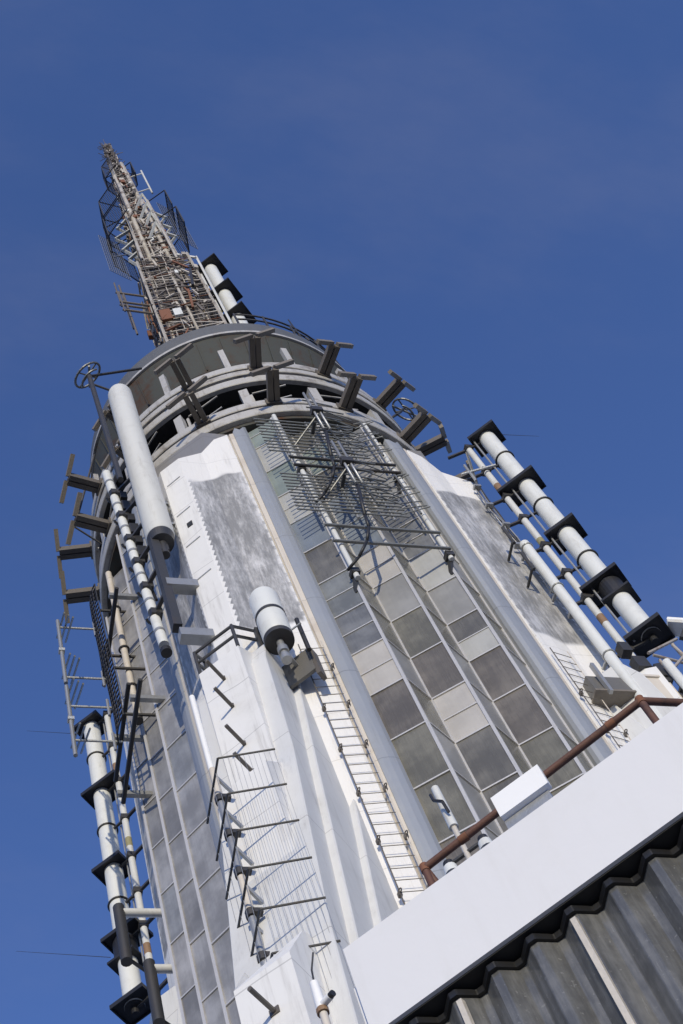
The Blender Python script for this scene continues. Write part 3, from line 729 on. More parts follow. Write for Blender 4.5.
tray('wall_ladder', None, (3.42, -6.46), (3.98, -6.36), 22, 41.0, .42, 'thin wire ladder on the right wing beside the right pilaster', 1, 38.4)

# equipment box on the right wing
o = thing('equipment_box', (4.4, -6.6, 37.6), 'open grey steel box bracketed to the right wing above the rusty rail', 'equipment box')
b_ = MB(); b_.loft([[(3.80, -6.05, 38.35), (3.80, -6.6, 38.35), (4.95, -6.6, 38.35), (4.95, -6.05, 38.35)], [(3.86, -6.05, 39.3), (3.86, -6.5, 39.3), (4.95, -6.5, 39.3), (4.95, -6.05, 39.3)]]); b_.build('box', M['boxsteel'], o)
b_ = MB(); b_.abox(4.08, 4.18, -6.74, -6.61, 38.1, 39.65); b_.build('flange_post', M['galv'], o)
b_ = MB(); b_.abox(3.75, 4.98, -6.64, -6.05, 38.26, 38.345); b_.build('bottom_plate', M['stub'], o)

# mast cluster at right edge
o = thing('pipe_rack', (6.4, -6.9, 36.5), 'rusty pipe frame with crossing tubes at the right edge below the tube antenna', 'pipe rack')
for p, q in (((5.99, -6.9, 40.1), (7.3, -6.9, 41.1)), ((6.1, -6.9, 40.0), (7.3, -6.7, 39.9)), ((6.36, -6.9, 39.2), (7.5, -7.1, 40.4)), ((7.0, -6.9, 40.7), (7.3, -6.9, 38.6)), ((7.25, -6.7, 36), (7.25, -6.7, 41.3)), ((6.5, -6.6, 36), (6.5, -6.6, 40.3)), ((5.9, -6.5, 39.0), (6.6, -6.7, 37.6))):
    b_ = MB(); b_.tube(p, q, .048, 8); b_.build('tube', M['rusty_galv'], o)
b_ = MB(); b_.box((6.1, -6.7, 39.2), (.12, 0, .05), (0, .1, 0), (0, 0, .5)); b_.box((5.75, -6.6, 39.9), (.2, 0, 0), (0, .15, 0), (0, 0, .3)); b_.box((5.65, -6.55, 40.9), (.15, 0, 0), (0, .15, 0), (0, 0, .25)); split_build(b_, 'junction_box', M['darksteel'], o)
o = thing('panel_antenna', (7.55, -7.0, 40.8), 'white panel antenna with slanted corners at the far right, above the rusty pipes', 'panel antenna')
b_ = MB(); e1 = V3((.80, -.25, -.55)).normalized(); e2 = V3((.25, .95, 0)).normalized(); e3 = e1.cross(e2)
c = V3((7.75, -7.05, 41.55))
def rect(h1, h2, o3): return [c + e1 * a * h1 + e2 * b * h2 + e3 * o3 for a, b in ((-1, -1), (1, -1), (1, 1), (-1, 1))]
b_.loft([rect(.50, .24, -.1), rect(.55, .3, -.04), rect(.55, .3, .08), rect(.48, .22, .15)]); b_.build('radome', M['lampbox'], o)
b_ = MB(); b_.bar(c - e3 * .1, c - e3 * .35 - V3((.2, 0, .3)), .12, .12); b_.build('mount', M['darksteel'], o)
solo('white_tube', MB().tube((6.22, -7.0, 39.4), (6.22, -7.0, 36.2), .13, 12), M['tube'], 'short plain white tube below the rusty pipe frame at the right edge', 'antenna', smooth=True, base=(6.22, -7.0, 36.2))
solo('cable_cabinet', MB().abox(5.35, 6.1, -6.75, -6.2, 35.5, 38.9).abox(5.3, 6.15, -6.8, -6.15, 38.9, 39.0), M['cream'], 'cream cabinet behind the rusty pipe frame at the right edge', 'cabinet', base=(5.7, -6.5, 35.5))
solo('cable_cabinet', MB().abox(6.35, 7.05, -6.9, -6.3, 35.5, 38.4).abox(6.3, 7.1, -6.95, -6.25, 38.4, 38.5), M['roof'], 'grey cabinet next to the white tube at the right edge', 'cabinet', base=(6.7, -6.6, 35.5))

# ------------------------------------------------------------------ front-left wing gear
# handrail on top of the upper buttress box
o = thing('handrail', td3(0, 8.8, 39.6), 'dark two-rail handrail on top of the white buttress box', 'handrail')
cs = [(-.80, 7.6, 40.7), (-.62, 9.0, 39.45), (.62, 9.0, 39.45), (.82, 7.9, 40.5)]
b_ = MB()
for h in (1.15, .6): b_.path([td3(t, d, z + h) for t, d, z in cs], .05, 6)
b_.build('rail', M['darksteel'], o)
for t, d, z in cs + [(-.7, 8.3, 40.1)]:
    b_ = MB(); b_.tube(td3(t, d, z), td3(t, d, z + 1.2), .05, 6); b_.build('post', M['darksteel'], o)

# equipment cylinder on its bracket
o = thing('canister_antenna', td3(1.5, 8.3, 38.3), 'stubby white canister antenna on a dark steel bracket on the front left wing', 'antenna')
ex, ey = td(1.5, 8.3)
b_ = MB(); b_.lathe([(.02, 39.75), (.38, 39.75), (.41, 39.8), (.41, 40.85), (.02, 40.85)], 32, ex, ey, False); b_.lathe([(.02, 40.95), (.41, 40.95), (.41, 42.05), (.38, 42.15), (.02, 42.18)], 32, ex, ey, False); b_.build('canister', M['tube'], o, True)
b_ = MB(); b_.lathe([(.02, 40.84), (.425, 40.84), (.425, 40.97), (.02, 40.97)], 32, ex, ey, False); b_.lathe([(.02, 39.55), (.40, 39.57), (.41, 39.74), (.02, 39.74)], 32, ex, ey, False); split_build(b_, 'band', M['darksteel'], o, True)
b_ = MB(); b_.tube((ex, ey, 38.6), (ex, ey, 39.6), .10, 12); b_.tube((ex, ey, 38.95), (ex, ey, 39.2), .15, 12); b_.tube((ex, ey, 38.55), (ex, ey, 38.75), .14, 12); b_.build('connector', M['galv'], o, True)
b_ = MB(); b_.box(td3(1.42, 7.62, 39.0), V3((*td(.52, 0), 0)), V3((*td(0, .05), 0)), (0, 0, .55)); b_.build('back_plate', M['boxsteel'], o)
b_ = MB(); b_.bar(td3(.92, 7.75, 37.7), td3(.92, 7.75, 39.5), .09, .5, (*td(0, 1), 0)); b_.build('side_plate', M['iron'], o)
b_ = MB(); b_.bar(td3(1.98, 7.5, 38.2), td3(1.98, 7.5, 39.5), .12, .3, (*td(0, 1), 0)); b_.build('side_plate', M['iron'], o)
b_ = MB(); b_.bar(td3(1.5, 7.5, 39.15), td3(1.5, 8.3, 39.15), .1, .12); b_.build('bracket_arm', M['galv'], o)
b_ = MB(); b_.bar(td3(.98, 8.15, 39.4), td3(.98, 8.15, 41.2), .12, .18); b_.build('side_post', M['darksteel'], o)
b_ = MB(); b_.tube(td3(2.04, 7.9, 39.0), td3(2.04, 7.9, 40.75), .065, 8); b_.build('whip', M['black'], o)
b_ = MB(); b_.tube(td3(.9, 8.2, 39.9), td3(2.2, 8.2, 39.9), .03, 6); b_.build('cross_bar', M['galv'], o)

# thin white pole at the left edge of the wing
tx_, ty_ = td(-.80, 9.5)
o = thing('thin_pole', (tx_, ty_, 29.4), 'thin bright white pole left of the stepped buttress boxes', 'pole')
b_ = MB(); b_.tube((tx_, ty_, 29.8), (tx_, ty_, 37.8), .072, 10); b_.build('pole', M['lampbox'], o, True)
b_ = MB()
for z in (29.7, 28.75): b_.bar((tx_ - .05, ty_, z), (tx_ + .75, ty_ - .12, z), .16, .14); b_.tube((tx_, ty_, z - .25), (tx_, ty_, z + .25), .12, 10); b_.box((tx_ + .7, ty_ - .1, z), (.12, 0, 0), (0, .12, 0), (0, 0, .2))
b_.build('clamp', M['darksteel'], o)

# wire cage guard round the corner
cxg, cyg = -7.72, -7.86
zt_ = [32.05, 30.65, 29.3, 28.0, 26.7, 25.4]
o = thing('wire_guard', (cxg, cyg, 23), 'wire guard with dark hoops around the lower buttress corner', 'wire guard')
for z in zt_:
    b_ = MB(); b_.tube((cxg, cyg, z), (cxg + 1.22, cyg - .28, z), .026, 6); b_.tube((cxg, cyg, z), (cxg, cyg + 1.65, z), .028, 6); b_.build('hoop', M['darksteel'], o)
b_ = MB()
for k in range(1, 12): b_.tube((cxg + .108 * k, cyg - .025 * k, 22), (cxg + .108 * k, cyg - .025 * k, zt_[0]), .0042, 4)
for k in (2, 4, 6, 8): b_.tube((cxg, cyg + .18 * k, 22), (cxg, cyg + .18 * k, zt_[0]), .006, 4)
split_build(b_, 'wire', M['galv'], o)
# feed line with insulators inside the guard
fx, fy = td(-.42, 10.3)
o = thing('insulator_line', (fx, fy, 24.5), 'brown jointed feed line with dark insulators inside the wire guard', 'feed line')
zc = 33.0
for i in range(6):
    b_ = MB(); b_.tube((fx, fy, zc - 1.25), (fx, fy, zc), .085, 10); b_.build('rod', M['cream'] if i % 3 == 0 else M['galv'], o, True)
    b_ = MB(); b_.tube((fx, fy, zc - 1.32), (fx, fy, zc - 1.12), .12, 10); b_.box((fx + .12, fy - .08, zc - 1.25), (.09, 0, 0), (0, .07, 0), (0, 0, .06)); b_.build('insulator', M['darksteel'], o)
    b_ = MB(); b_.bar((fx, fy, zc - .2), (fx + .35, fy + .1, zc - .75), .06, .08); b_.build('strap', M['galv'], o)
    zc -= 1.35

# ------------------------------------------------------------------ spire on the roof
AZ = math.radians(-17)
SPC = V3((.42, -.24, 0))
SP = thing('lattice_spire', (SPC.x, SPC.y, 79), 'tall weathered lattice antenna spire on top of the drum', 'antenna mast', rz=AZ)
RM = Matrix.Rotation(AZ, 3, 'Z')
def lat(z0, z1, w0, w1, n, leg, br, name, mats, dense=0, rods=0):
    mb = MB()
    def cor(z, k):
        w = (w0 + (w1 - w0) * (z - z0) / (z1 - z0)) / 2
        sx, sy = ((-1, -1), (1, -1), (1, 1), (-1, 1))[k % 4]
        return V3((sx * w, sy * w, z - 79))
    for k in range(4): mb.bar(cor(z0, k), cor(z1, k), leg, leg, (1, 1, 0), 0)
    for i in range(n):
        a, b = z0 + (z1 - z0) * i / n, z0 + (z1 - z0) * (i + 1) / n
        for k in range(4):
            mb.bar(cor(a, k), cor(a, k + 1), br, br, mi=rnd.choice((0, 0, 1)))
            if rnd.random() < .85:
                p, q = (cor(a, k), cor(b, k + 1)) if (i + k) % 2 else (cor(b, k), cor(a, k + 1))
                mb.bar(p, q, br * .8, br * .8, mi=rnd.choice((0, 1, 1)))
            for d in range(dense):
                z = a + (b - a) * (d + 1) / (dense + 1); mb.bar(cor(z, k), cor(z, k + 1), br * .55, br * .55, mi=rnd.choice((0, 0, 1)))
            for d in range(rods):
                f = (d + 1) / (rods + 1); mb.bar(cor(a, k).lerp(cor(a, k + 1), f), cor(b, k).lerp(cor(b, k + 1), f), br * .5, br * .5, mi=rnd.choice((0, 1)))
    return mb.build(name, mats, SP, world=False)
SM = [M['spire'], M['spire_dark']]
def lat2(z0, z1, w0, w1, d0, d1, yo, n, leg, br, name, dense, rods, mess, mats=None):
    '''lattice box: w wide, d deep, front face kept at -yo'''
    mb = MB()
    def cor(z, k):
        f = (z - z0) / (z1 - z0); w = (w0 + (w1 - w0) * f) / 2; d = d0 + (d1 - d0) * f; y = -yo * (1 + (w1 / w0 - 1) * f)
        return V3(((-w, y), (w, y), (w, y + d), (-w, y + d))[k % 4] + (z - 79,))
    for k in range(4):
        mb.bar(cor(z0, k), cor(z1, k), leg, leg, (1, 1, 0), 0)
        a_, b_ = cor(z0, k), cor(z1, k); q = (cor(z0, k + 1) - a_) * .09
        mb.bar(a_ + q, b_ + q, leg * .5, leg * .5, (1, 1, 0), 1)
    for i in range(n):
        a, b = z0 + (z1 - z0) * i / n, z0 + (z1 - z0) * (i + 1) / n
        for k in range(4):
            mb.bar(cor(a, k), cor(a, k + 1), br, br, mi=rnd.choice((0, 0, 1)))
            p, q = (cor(a, k), cor(b, k + 1)) if (i + k) % 2 else (cor(b, k), cor(a, k + 1))
            if rnd.random() < .8: mb.bar(p, q, br * .8, br * .8, mi=rnd.choice((0, 0, 1)))
            for d in range(dense):
                z = a + (b - a) * (d + 1 + rnd.uniform(-.3, .3)) / (dense + 1); mb.bar(cor(z, k), cor(z, k + 1), br * .5, br * .5, mi=rnd.choice((0, 0, 1, 2)))
            for d in range(rods):
                f = (d + 1 + rnd.uniform(-.25, .25)) / (rods + 1); mb.bar(cor(a, k).lerp(cor(a, k + 1), f), cor(b, k).lerp(cor(b, k + 1), f), br * .45, br * .45, mi=rnd.choice((0, 1, 1)))
            for d in range(mess):
                za, zb = rnd.uniform(a, b), rnd.uniform(a - .6, b + .6); za = max(z0, min(z1, za)); zb = max(z0, min(z1, zb))
                fa, fb = rnd.random(), rnd.random()
                nrm = (cor(a, k + 1) - cor(a, k)).cross(V3((0, 0, 1))).normalized() * rnd.uniform(-.05, .22)
                mb.bar(cor(za, k).lerp(cor(za, k + 1), fa) + nrm, cor(zb, k).lerp(cor(zb, k + 1), fa + (fb - fa) * .5) + nrm, rnd.uniform(.04, .12), rnd.uniform(.04, .12), mi=rnd.choice((0, 0, 1, 1, 2)))
    return mb.build(name, mats or [M['spire'], M['spire_dark'], M['rust']], SP, world=False)
lat2(73, 101, 3.45, 3.1, 4.6, 4.0, 1.75, 13, .12, .10, 'base_section', 3, 5, 6)
lat2(101, 118, 2.15, 1.8, 2.9, 2.3, 1.15, 10, .14, .10, 'middle_section', 2, 2, 6)
lat2(118, 134, 1.2, .95, 1.3, 1.0, .62, 11, .17, .10, 'upper_section', 1, 1, 4)
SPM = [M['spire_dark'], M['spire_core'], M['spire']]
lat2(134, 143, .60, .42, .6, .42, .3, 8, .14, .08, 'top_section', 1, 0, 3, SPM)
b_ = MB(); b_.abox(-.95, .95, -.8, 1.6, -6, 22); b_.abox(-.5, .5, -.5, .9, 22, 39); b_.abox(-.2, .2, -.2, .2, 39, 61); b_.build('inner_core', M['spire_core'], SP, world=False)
b_ = MB()
for x, y, z0, z1, r in ((-1.3, -1.6, -4, 27, .10), (.95, -1.55, 4, 38, .08), (-.62, -1.1, 22, 46, .16), (.55, -1.08, 22, 41, .15), (-1.1, -1.1, 18, 33, .09), (.1, -1.75, 6, 20, .09), (-.3, -1.15, 21, 37, .07), (-.52, -.6, 38, 55, .13), (.5, -.6, 38, 55, .13)): b_.tube((x, y, z0), (x * .85, y * .85, z1), r, 8)
split_build(b_, 'feed_duct', M['spire'], SP, True, world=False)
b_ = MB()
for i in range(90):
    z = rnd.uniform(8, 50); w = 1.7 if z < 22 else (1.05 if z < 39 else .6)
    f = rnd.choice((0, 0, 1, 1, 2)); u_ = rnd.uniform(-w, w); s_ = rnd.uniform(.05, .17)
    p = ((u_, -w), (-w, u_ + .8), (w, u_ + .5))[f]
    b_.box((p[0], p[1], z), (s_, rnd.uniform(-.04, .04), 0), (0, s_, 0), (0, 0, s_ * rnd.uniform(.8, 4)), rnd.choice((0, 0, 0, 1, 2, 3)))
split_build(b_, 'junction_box', [M['spire'], M['spire_dark'], M['rust'], M['tube']], SP, world=False)
b_ = MB(); b_.abox(-1.5, -.9, -1.85, -1.55, 8.8, 10.6); b_.build('rusty_panel', M['rust'], SP, world=False)
b_ = MB(); b_.abox(-.75, -.3, -1.85, -1.5, 9.2, 10.4); b_.build('white_panel', M['tube'], SP, world=False)
b_ = MB(); b_.bar((.9, -1.8, 14.2), (1.2, -1.8, 17.6), .16, .16); b_.build('dark_bar', M['black'], SP, world=False)
b_ = MB(); b_.bar((.35, -1.78, 10), (.55, -1.78, 13.5), .2, .12); b_.build('rust_strip', M['rust'], SP, world=False)
b_ = MB(); b_.bar((1.95, -1.6, 4), (2.0, -1.5, 21), .12, .12); b_.bar((1.9, -1.6, 20.5), (1.0, -1.3, 23.0), .12, .12); b_.build('edge_pole', M['tube_grey'], SP, world=False)
# V shaped dipole arms
for side in (-1, 1):
    for k in range(4 if side < 0 else 3):
        z = (27.0 if side < 0 else 30.5) + 2.9 * k + rnd.uniform(-.5, .5); e = rnd.uniform(1.6, 2.25)
        b_ = MB(); b_.bar((side * .95, -.6, z + 1.0), (side * e, -.35, z + rnd.uniform(-.2, .3)), .18, .18); b_.build('dipole_arm', M['spire_pale'], SP, world=False)
        b_ = MB(); b_.bar((side * e, -.35, z + .1), (side * .95, .1, z - 1.0 + rnd.uniform(-.3, .3)), .16, .16); b_.build('dipole_arm', M['spire_pale'], SP, world=False)
for k in range(4):
    z = 28.5 + 2.8 * k
    b_ = MB(); b_.bar((-.2, -1.0, z), (.55, -1.75, z + 1.5), .15, .13); b_.bar((.55, -1.75, z + 1.5), (.95, -1.0, z + .2), .13, .12); b_.build('dipole_arm', M['spire_pale'], SP, world=False)
# octagonal mesh hoops
def octa(z0, z1, Rr, nr, name):
    mb = MB()
    P = lambda k, z: V3((Rr * math.cos(PI / 4 * k + .39), Rr * math.sin(PI / 4 * k + .39), z))
    for k in range(8):
        if k not in (2, 3, 4, 7, 0): continue
        for z in (z0, z1): mb.bar(P(k, z), P(k + 1, z), .075, .075)
        mb.bar(P(k, z0), P(k, z1), .075, .075)
        mb.bar(P(k + 1, z0), P(k + 1, z1), .06, .06)
        mb.bar(P(k, z1), (0, 0, z1 - .5), .07, .07)
        for j in range(1, nr): 
            z = z0 + (z1 - z0) * j / nr; mb.bar(P(k, z), P(k + 1, z), .024, .024)
        for j in range(1, 9): mb.bar(P(k, z0).lerp(P(k + 1, z0), j / 9), P(k, z1).lerp(P(k + 1, z1), j / 9), .024, .024)
    return mb.build(name, M['darksteel'], SP, world=False)
octa(31.5, 36.0, 2.75, 10, 'mesh_hoop'); octa(37.2, 41.5, 2.6, 8, 'mesh_hoop'); octa(51.0, 55.0, 1.25, 8, 'mesh_hoop')
def screen(c, u, v, nu, nv):
    mb = MB(); c, u, v = V3(c), V3(u), V3(v)
    for i in range(nu + 1): mb.bar(c - u + u * 2 * i / nu - v, c - u + u * 2 * i / nu + v, .024, .024)
    for i in range(nv + 1): mb.bar(c - v + v * 2 * i / nv - u, c - v + v * 2 * i / nv + u, .03, .03)
    mb.bar(c, (0, 0, c.z - .5), .07, .07)
    return mb.build('mesh_screen', M['meshwire'], SP, world=False)
screen((-2.5, .2, 30.5), (.6, .45, 0), (0, 0, 4.6), 9, 22); screen((2.45, .5, 37), (.75, .6, 0), (0, 0, 5.0), 9, 22)
# side yagi at the top right, side stack at lower left
b_ = MB(); b_.tube((1.75, -.1, 45.0), (1.75, -.1, 53.0), .075, 8)
for z in (46.6, 52): b_.tube((.4, -.1, z - .8), (1.75, -.1, z), .06, 8)
b_.build('side_dipole', M['tube_grey'], SP, True, world=False)
for (yy, z0, z1) in ((-.3, 13.0, 22.0), (-.9, 10, 18)):
    b_ = MB(); b_.tube((-2.9, yy, z0), (-2.9, yy, z1), .06, 8); b_.tube((-3.2, yy - .5, z0 + 3), (-3.2, yy - .5, z1 - 1), .05, 8)
    for z in (z0 + 3.4, z1 - 3): b_.tube((-3.3, yy - .5, z), (-1.6, yy, z - .3), .07, 8)
    b_.build('side_dipole', M['spire_dark'], SP, world=False)
# spikes at the tip
b_ = MB()
for i in range(46):
    z = rnd.uniform(55.5, 66); a = rnd.uniform(0, 2 * PI); r = rnd.uniform(.5, 1.15) * (1 if z < 63 else .7)
    b_.tube((0, 0, z - .2), (r * math.cos(a), r * math.sin(a), z + rnd.uniform(-.2, .5)), .028, 5)
for x, y in ((0, 0), (.2, .1), (-.22, .05)): b_.tube((x, y, 62), (x * 1.3, y, 68.0 - abs(x) * 8), .05, 6, .02)
split_build(b_, 'whip_rod', M['spire_dark'], SP, world=False)
b_ = MB()
for z in (58, 60.5, 63): b_.tube((-.25, -.25, z), (.28, -.2, z + 1.3), .15, 8)
b_.tube((0, 0, 62), (0, 0, 65.5), .3, 8, .15)
split_build(b_, 'tip_fitting', SM[1], SP, world=False)

# ------------------------------------------------------------------ terrace shelter close to the viewer
D0 = 24.5; TL, TR = 6.34, 8.23
o = thing('terrace_shelter', td3(7.0, D0, 0), 'white edged terrace shelter with dark corrugated glass walls, lower right foreground', 'shelter')
cor = td(TR, D0); lft = td(TL, D0)
edge = [td(TL, D0), cor, (9.0, cor[1])]
def outset(e):      # points pushed out by e along the wall normals
    a = td(TL, D0 + e)
    # chamfer meets the long face
    yl = cor[1] - e; tt = -yl / R2 - (D0 + e)
    return [a, td(tt, D0 + e), (9.0, yl)]
inn = [(9.0, -14.0), (-8.5, -14.0), td(TL, 18.5)]
b_ = MB(); b_.prism(outset(0) + [(9.0, -22.6), *reversed([td(8.02, D0 - .35), td(TL, D0 - .35)])][:1] + [td(8.05, D0 - .35), td(TL, D0 - .35)], 6.745, 7.288); b_.build('fascia', M['fascia'], o)
b_ = MB(); b_.prism(outset(-.02) + inn, 7.05, 7.2); b_.build('roof', M['roof'], o)
b_ = MB(); b_.prism([td(TL - .03, D0 - .05), td(TL - .015, D0 - .05), td(TL - .015, 23.2), td(TL - .03, 23.2)], 6.6, 7.1); b_.build('end_cap', M['fascia'], o)
# corrugated wall: pitch .19
PITCH, AMP, WO = .19, .032, -.085
def corr_line(e):
    pts = []
    t = TL + .05
    def off(s):
        ph = ((s - 6.70) / PITCH) % 1.0
        tri = abs(ph - .5) * 2                       # 1 at 0, 0 at .5
        tri = min(1, max(0, (tri - .18) / .64)); return AMP * (2 * tri - 1)
    n = 300
    t1 = TR - .03
    for i in range(n + 1):
        s = t + (t1 - t) * i / n; x, y = td(s, D0 + WO + e + off(s)); pts.append((x, y))
    x0, y0 = pts[-1]; L = 6.0
    for i in range(1, 401):
        s = t1 + L * i / 400; pts.append((x0 + L * i / 400, y0 + (off(t1) - off(s)) * 1.0))
    return pts
outer = corr_line(0); inner = corr_line(-.012)
b_ = MB(); n = len(outer)
vs = [(x, y, z) for z in (0.0, 2.0, 4.0, 5.5, 6.705) for x, y in outer]; fs = [(k * n + i, k * n + i + 1, (k + 1) * n + i + 1, (k + 1) * n + i) for k in range(4) for i in range(n - 1)]
b_.add(vs, fs); vs2 = [(x, y, z) for z in (0.0, 6.7) for x, y in inner]; b_.add(vs2, [(i, n + i, n + i + 1, i + 1) for i in range(n - 1)])
b_.build('corrugated_glass', M['corr'], o)
b_ = MB(); po, pi = corr_line(.02), corr_line(-.04)
b_.add([(x, y, z) for z in (6.688, 6.722) for x, y in po] + [(x, y, z) for z in (6.688, 6.722) for x, y in pi],
       [(i, i + 1, n + i + 1, n + i) for i in range(n - 1)] + [(2 * n + i, 3 * n + i, 3 * n + i + 1, 2 * n + i + 1) for i in range(n - 1)] + [(i, 2 * n + i, 2 * n + i + 1, i + 1) for i in range(n - 1)])
b_.build('gasket', M['rubber'], o)
b_ = MB(); b_.prism([td(TL + .02, D0 - .02), td(TR, D0 - .02), td(TR, D0 - .5), td(TL + .02, D0 - .5)], 6.737, 6.744); b_.build('soffit_board', M['dark'], o)
for t in (6.715, 7.268):
    b_ = MB(); b_.prism([td(t - .016, D0 + WO + .026), td(t - .012, D0 + WO + .052), td(t + .012, D0 + WO + .052), td(t + .016, D0 + WO + .026)], 0.0, 6.66); b_.build('glazing_bar', M['strip'], o)
b_ = MB(); b_.prism([td(TL + .05, D0 - .9), td(TR, D0 - .9), td(TR, D0 - 1.0), td(TL + .05, D0 - 1.0)], 0, 6.7); b_.prism([(-11.0, -22.0), (9, -22.0), (9, -21.9), (-11.0, -21.9)], 0, 6.7); b_.prism([td(TL, D0 - .3), td(TL + .05, D0 - .3), td(TL + .05, 18.5), td(TL, 18.5)], 0, 7.0); b_.build('inner_wall', M['dark'], o)
for t_, z_ in ((6.42, 6.9),):
    pass

# rusty pipe rail on the shelter roof
D1 = 24.28
o = thing('pipe_rail', td3(6.9, D1, 7.2), 'rusty brown pipe rail along the white roof edge', 'railing')
pL, pR = td3(6.757, D1, 7.69), td3(7.99, D1, 7.75)
b_ = MB(); b_.path([pL, pR, (pR[0] + 4, pR[1], 7.75)], .019, 12)
b_.build('rail', M['rustpipe'], o, True)
for p, q in ((pL, td3(6.757, D1, 7.2)), (pR, td3(7.99, D1, 7.2)), (pL, td3(6.83, D1 - .2, 7.2))):
    b_ = MB(); b_.tube(p, q, .018, 10); b_.build('post', M['rustpipe'], o, True)
b_ = MB()
for p in (pL, pR): b_.tube(V3(p) - V3((0, 0, .025)), V3(p) + V3((0, 0, .022)), .0215, 12)
split_build(b_, 'elbow', M['rust'], o, True)
for t in (6.98, 7.82):
    b_ = MB(); b_.tube(td3(t - .022, D1, 7.69 + .049 * (t - 6.757)), td3(t + .022, D1, 7.69 + .049 * (t - 6.757)), .0225, 12); b_.build('coupling', M['rust'], o, True)
# white box lamp on the rail
o = thing('box_lamp', td3(7.35, D1 + .07, 7.3), 'plain white box lamp hung on the rusty rail', 'lamp')
b_ = MB(); bx = [td3(t, d, z) for t, d, z in ()]
b_.prism([td(7.19, D1 + .05), td(7.45, D1 + .05), td(7.45, D1 + .09), td(7.19, D1 + .09)], 7.555, 7.705); b_.build('housing', M['lampbox'], o)
b_ = MB(); b_.prism([td(7.21, D1 + .02), td(7.43, D1 + .02), td(7.43, D1 + .06), td(7.19, D1 + .06)], 7.47, 7.55); b_.build('bracket', M['galv'], o)

# slim post lamp behind the rail
pt, pd = 6.815, 23.6
o = thing('post_lamp', td3(pt, pd, 7.2), 'slim cream post lamp with a cross arm and two round cups behind the rusty rail', 'lamp')
b_ = MB(); b_.tube(td3(pt, pd, 7.2), td3(pt, pd, 8.70), .016, 10); b_.build('post', M['strip'], o, True)
b_ = MB(); b_.tube(td3(pt, pd, 8.70), td3(pt, pd, 9.08), .027, 12, .022); b_.build('head', M['tube'], o, True)
b_ = MB(); b_.path([td3(pt - .03, pd + .04, 9.0), td3(pt - .02, pd + .07, 8.9), td3(pt + .02, pd + .07, 8.85), td3(pt + .02, pd + .04, 8.78)], .009, 6); b_.build('cable', M['black'], o)
b_ = MB(); b_.tube(td3(pt - .12, pd, 8.47), td3(pt + .12, pd, 8.47), .012, 8); b_.build('cross_arm', M['darksteel'], o)
for s_ in (-1, 1):
    b_ = MB(); b_.tube(td3(pt + s_ * .11, pd, 8.45), td3(pt + s_ * .11, pd, 8.49), .028, 12); b_.build('cap', M['black'], o)
    b_ = MB(); b_.tube(td3(pt + s_ * .11, pd, 8.39), td3(pt + s_ * .11, pd, 8.45), .042, 14, .036); b_.build('cup', M['tube'], o, True)

# white camera fixture at the bottom edge
ct, cd = 5.56, 23.0
o = thing('camera_fixture', td3(ct, cd, 8.2), 'small white camera fixture on a pole with a thin wire, bottom centre', 'camera')
b_ = MB(); b_.tube(td3(ct, cd, 8.86), td3(ct, cd, 9.09), .032, 14, .026); b_.tube(td3(ct, cd, 8.89), td3(ct + .085, cd + .035, 8.875), .023, 12); b_.build('housing', M['lampbox'], o, True)
b_ = MB(); b_.tube(td3(ct + .085, cd + .035, 8.875), td3(ct + .11, cd + .045, 8.87), .02, 12); b_.build('lens', M['black'], o)
b_ = MB(); b_.tube(td3(ct, cd, 8.83), td3(ct, cd, 8.865), .036, 12); b_.build('collar', M['orange'], o)
b_ = MB(); b_.tube(td3(ct, cd, 0), td3(ct, cd, 8.84), .024, 10); b_.build('pole', M['cream'], o, True)
b_ = MB(); b_.path([td3(ct, cd, 9.08), td3(ct + .01, cd, 9.2), td3(ct + .05, cd, 9.32)], .006, 5); b_.build('wire', M['black'], o)

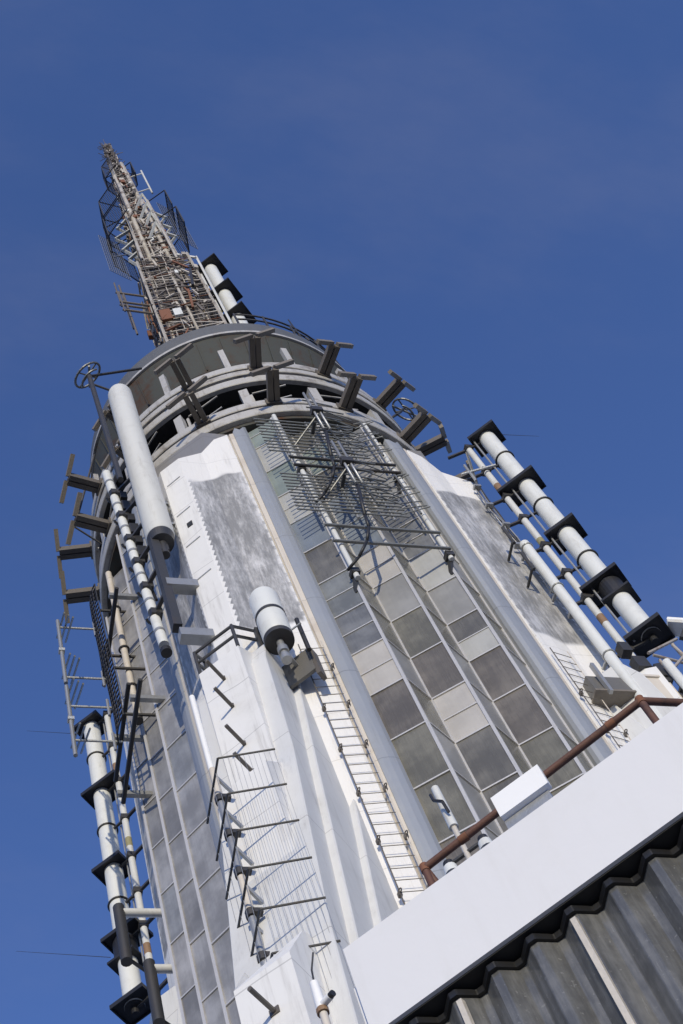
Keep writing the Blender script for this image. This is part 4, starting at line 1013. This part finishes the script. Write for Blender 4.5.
# ------------------------------------------------------------------ light, sky, camera
BETA, EL = math.radians(20), math.radians(12)
sd = V3((-math.sin(BETA) * math.cos(EL), -math.cos(BETA) * math.cos(EL), math.sin(EL)))
L = bpy.data.lights.new('sun', 'SUN'); L.energy = 2.95; L.angle = math.radians(.53); L.color = (1, .885, .67)
lo = bpy.data.objects.new('sun', L); col.objects.link(lo); lo.rotation_euler = (-sd).to_track_quat('-Z', 'Y').to_euler(); lo.location = (-40, -40, 80)
W = bpy.data.worlds.new('World'); sc.world = W; W.use_nodes = True
nt = W.node_tree; bg = nt.nodes['Background']
sky = nt.nodes.new('ShaderNodeTexSky'); sky.sky_type = 'NISHITA'; sky.sun_disc = False
sky.sun_elevation = EL; sky.sun_rotation = math.atan2(sd.x, sd.y)
sky.altitude = 320; sky.air_density = 1.0; sky.dust_density = .0; sky.ozone_density = 4.0
# clear deep blue with a few very thin high wisps
tc = nt.nodes.new('ShaderNodeTexCoord')
tint = mix(nt, 1.0, sky.outputs[0], (1.33, 1.22, 1.56)); tint.node.blend_type = 'MULTIPLY'
wn = noise(nt, tc.outputs['Generated'], 2.6, 6, .62, (1.0, 2.2, 1.4))
wisp = math_n(nt, 'MULTIPLY', ramp(nt, wn, .42, .80), .11)
skyc = mix(nt, wisp, tint, (2.35, 2.3, 2.75))
nt.links.new(skyc, bg.inputs[0]); bg.inputs[1].default_value = .15

cam = bpy.data.cameras.new('camera'); co = bpy.data.objects.new('camera', cam); col.objects.link(co)
r = V3((0.9628037650178891, -0.16545140532636488, -0.21362289798359266)); u = V3((-0.07049291317674455, -0.9170333424888104, 0.3925310152786099)); fw = V3((0.26084412828207093, 0.36287143899641816, 0.8945863063458077))
Mx = Matrix((r, u, -fw)).transposed().to_4x4(); Mx.translation = V3((-14.821966939661792, -26.082739427436927, 1.7))
co.matrix_world = Mx
cam.sensor_fit = 'VERTICAL'; cam.sensor_height = 36; cam.sensor_width = 24; cam.lens = 58.2119; cam.clip_start = .1; cam.clip_end = 20000
sc.camera = co
sc.view_settings.view_transform = 'Standard'; sc.view_settings.look = 'None'; sc.view_settings.exposure = 0; sc.view_settings.gamma = 1
sc.render.film_transparent = False
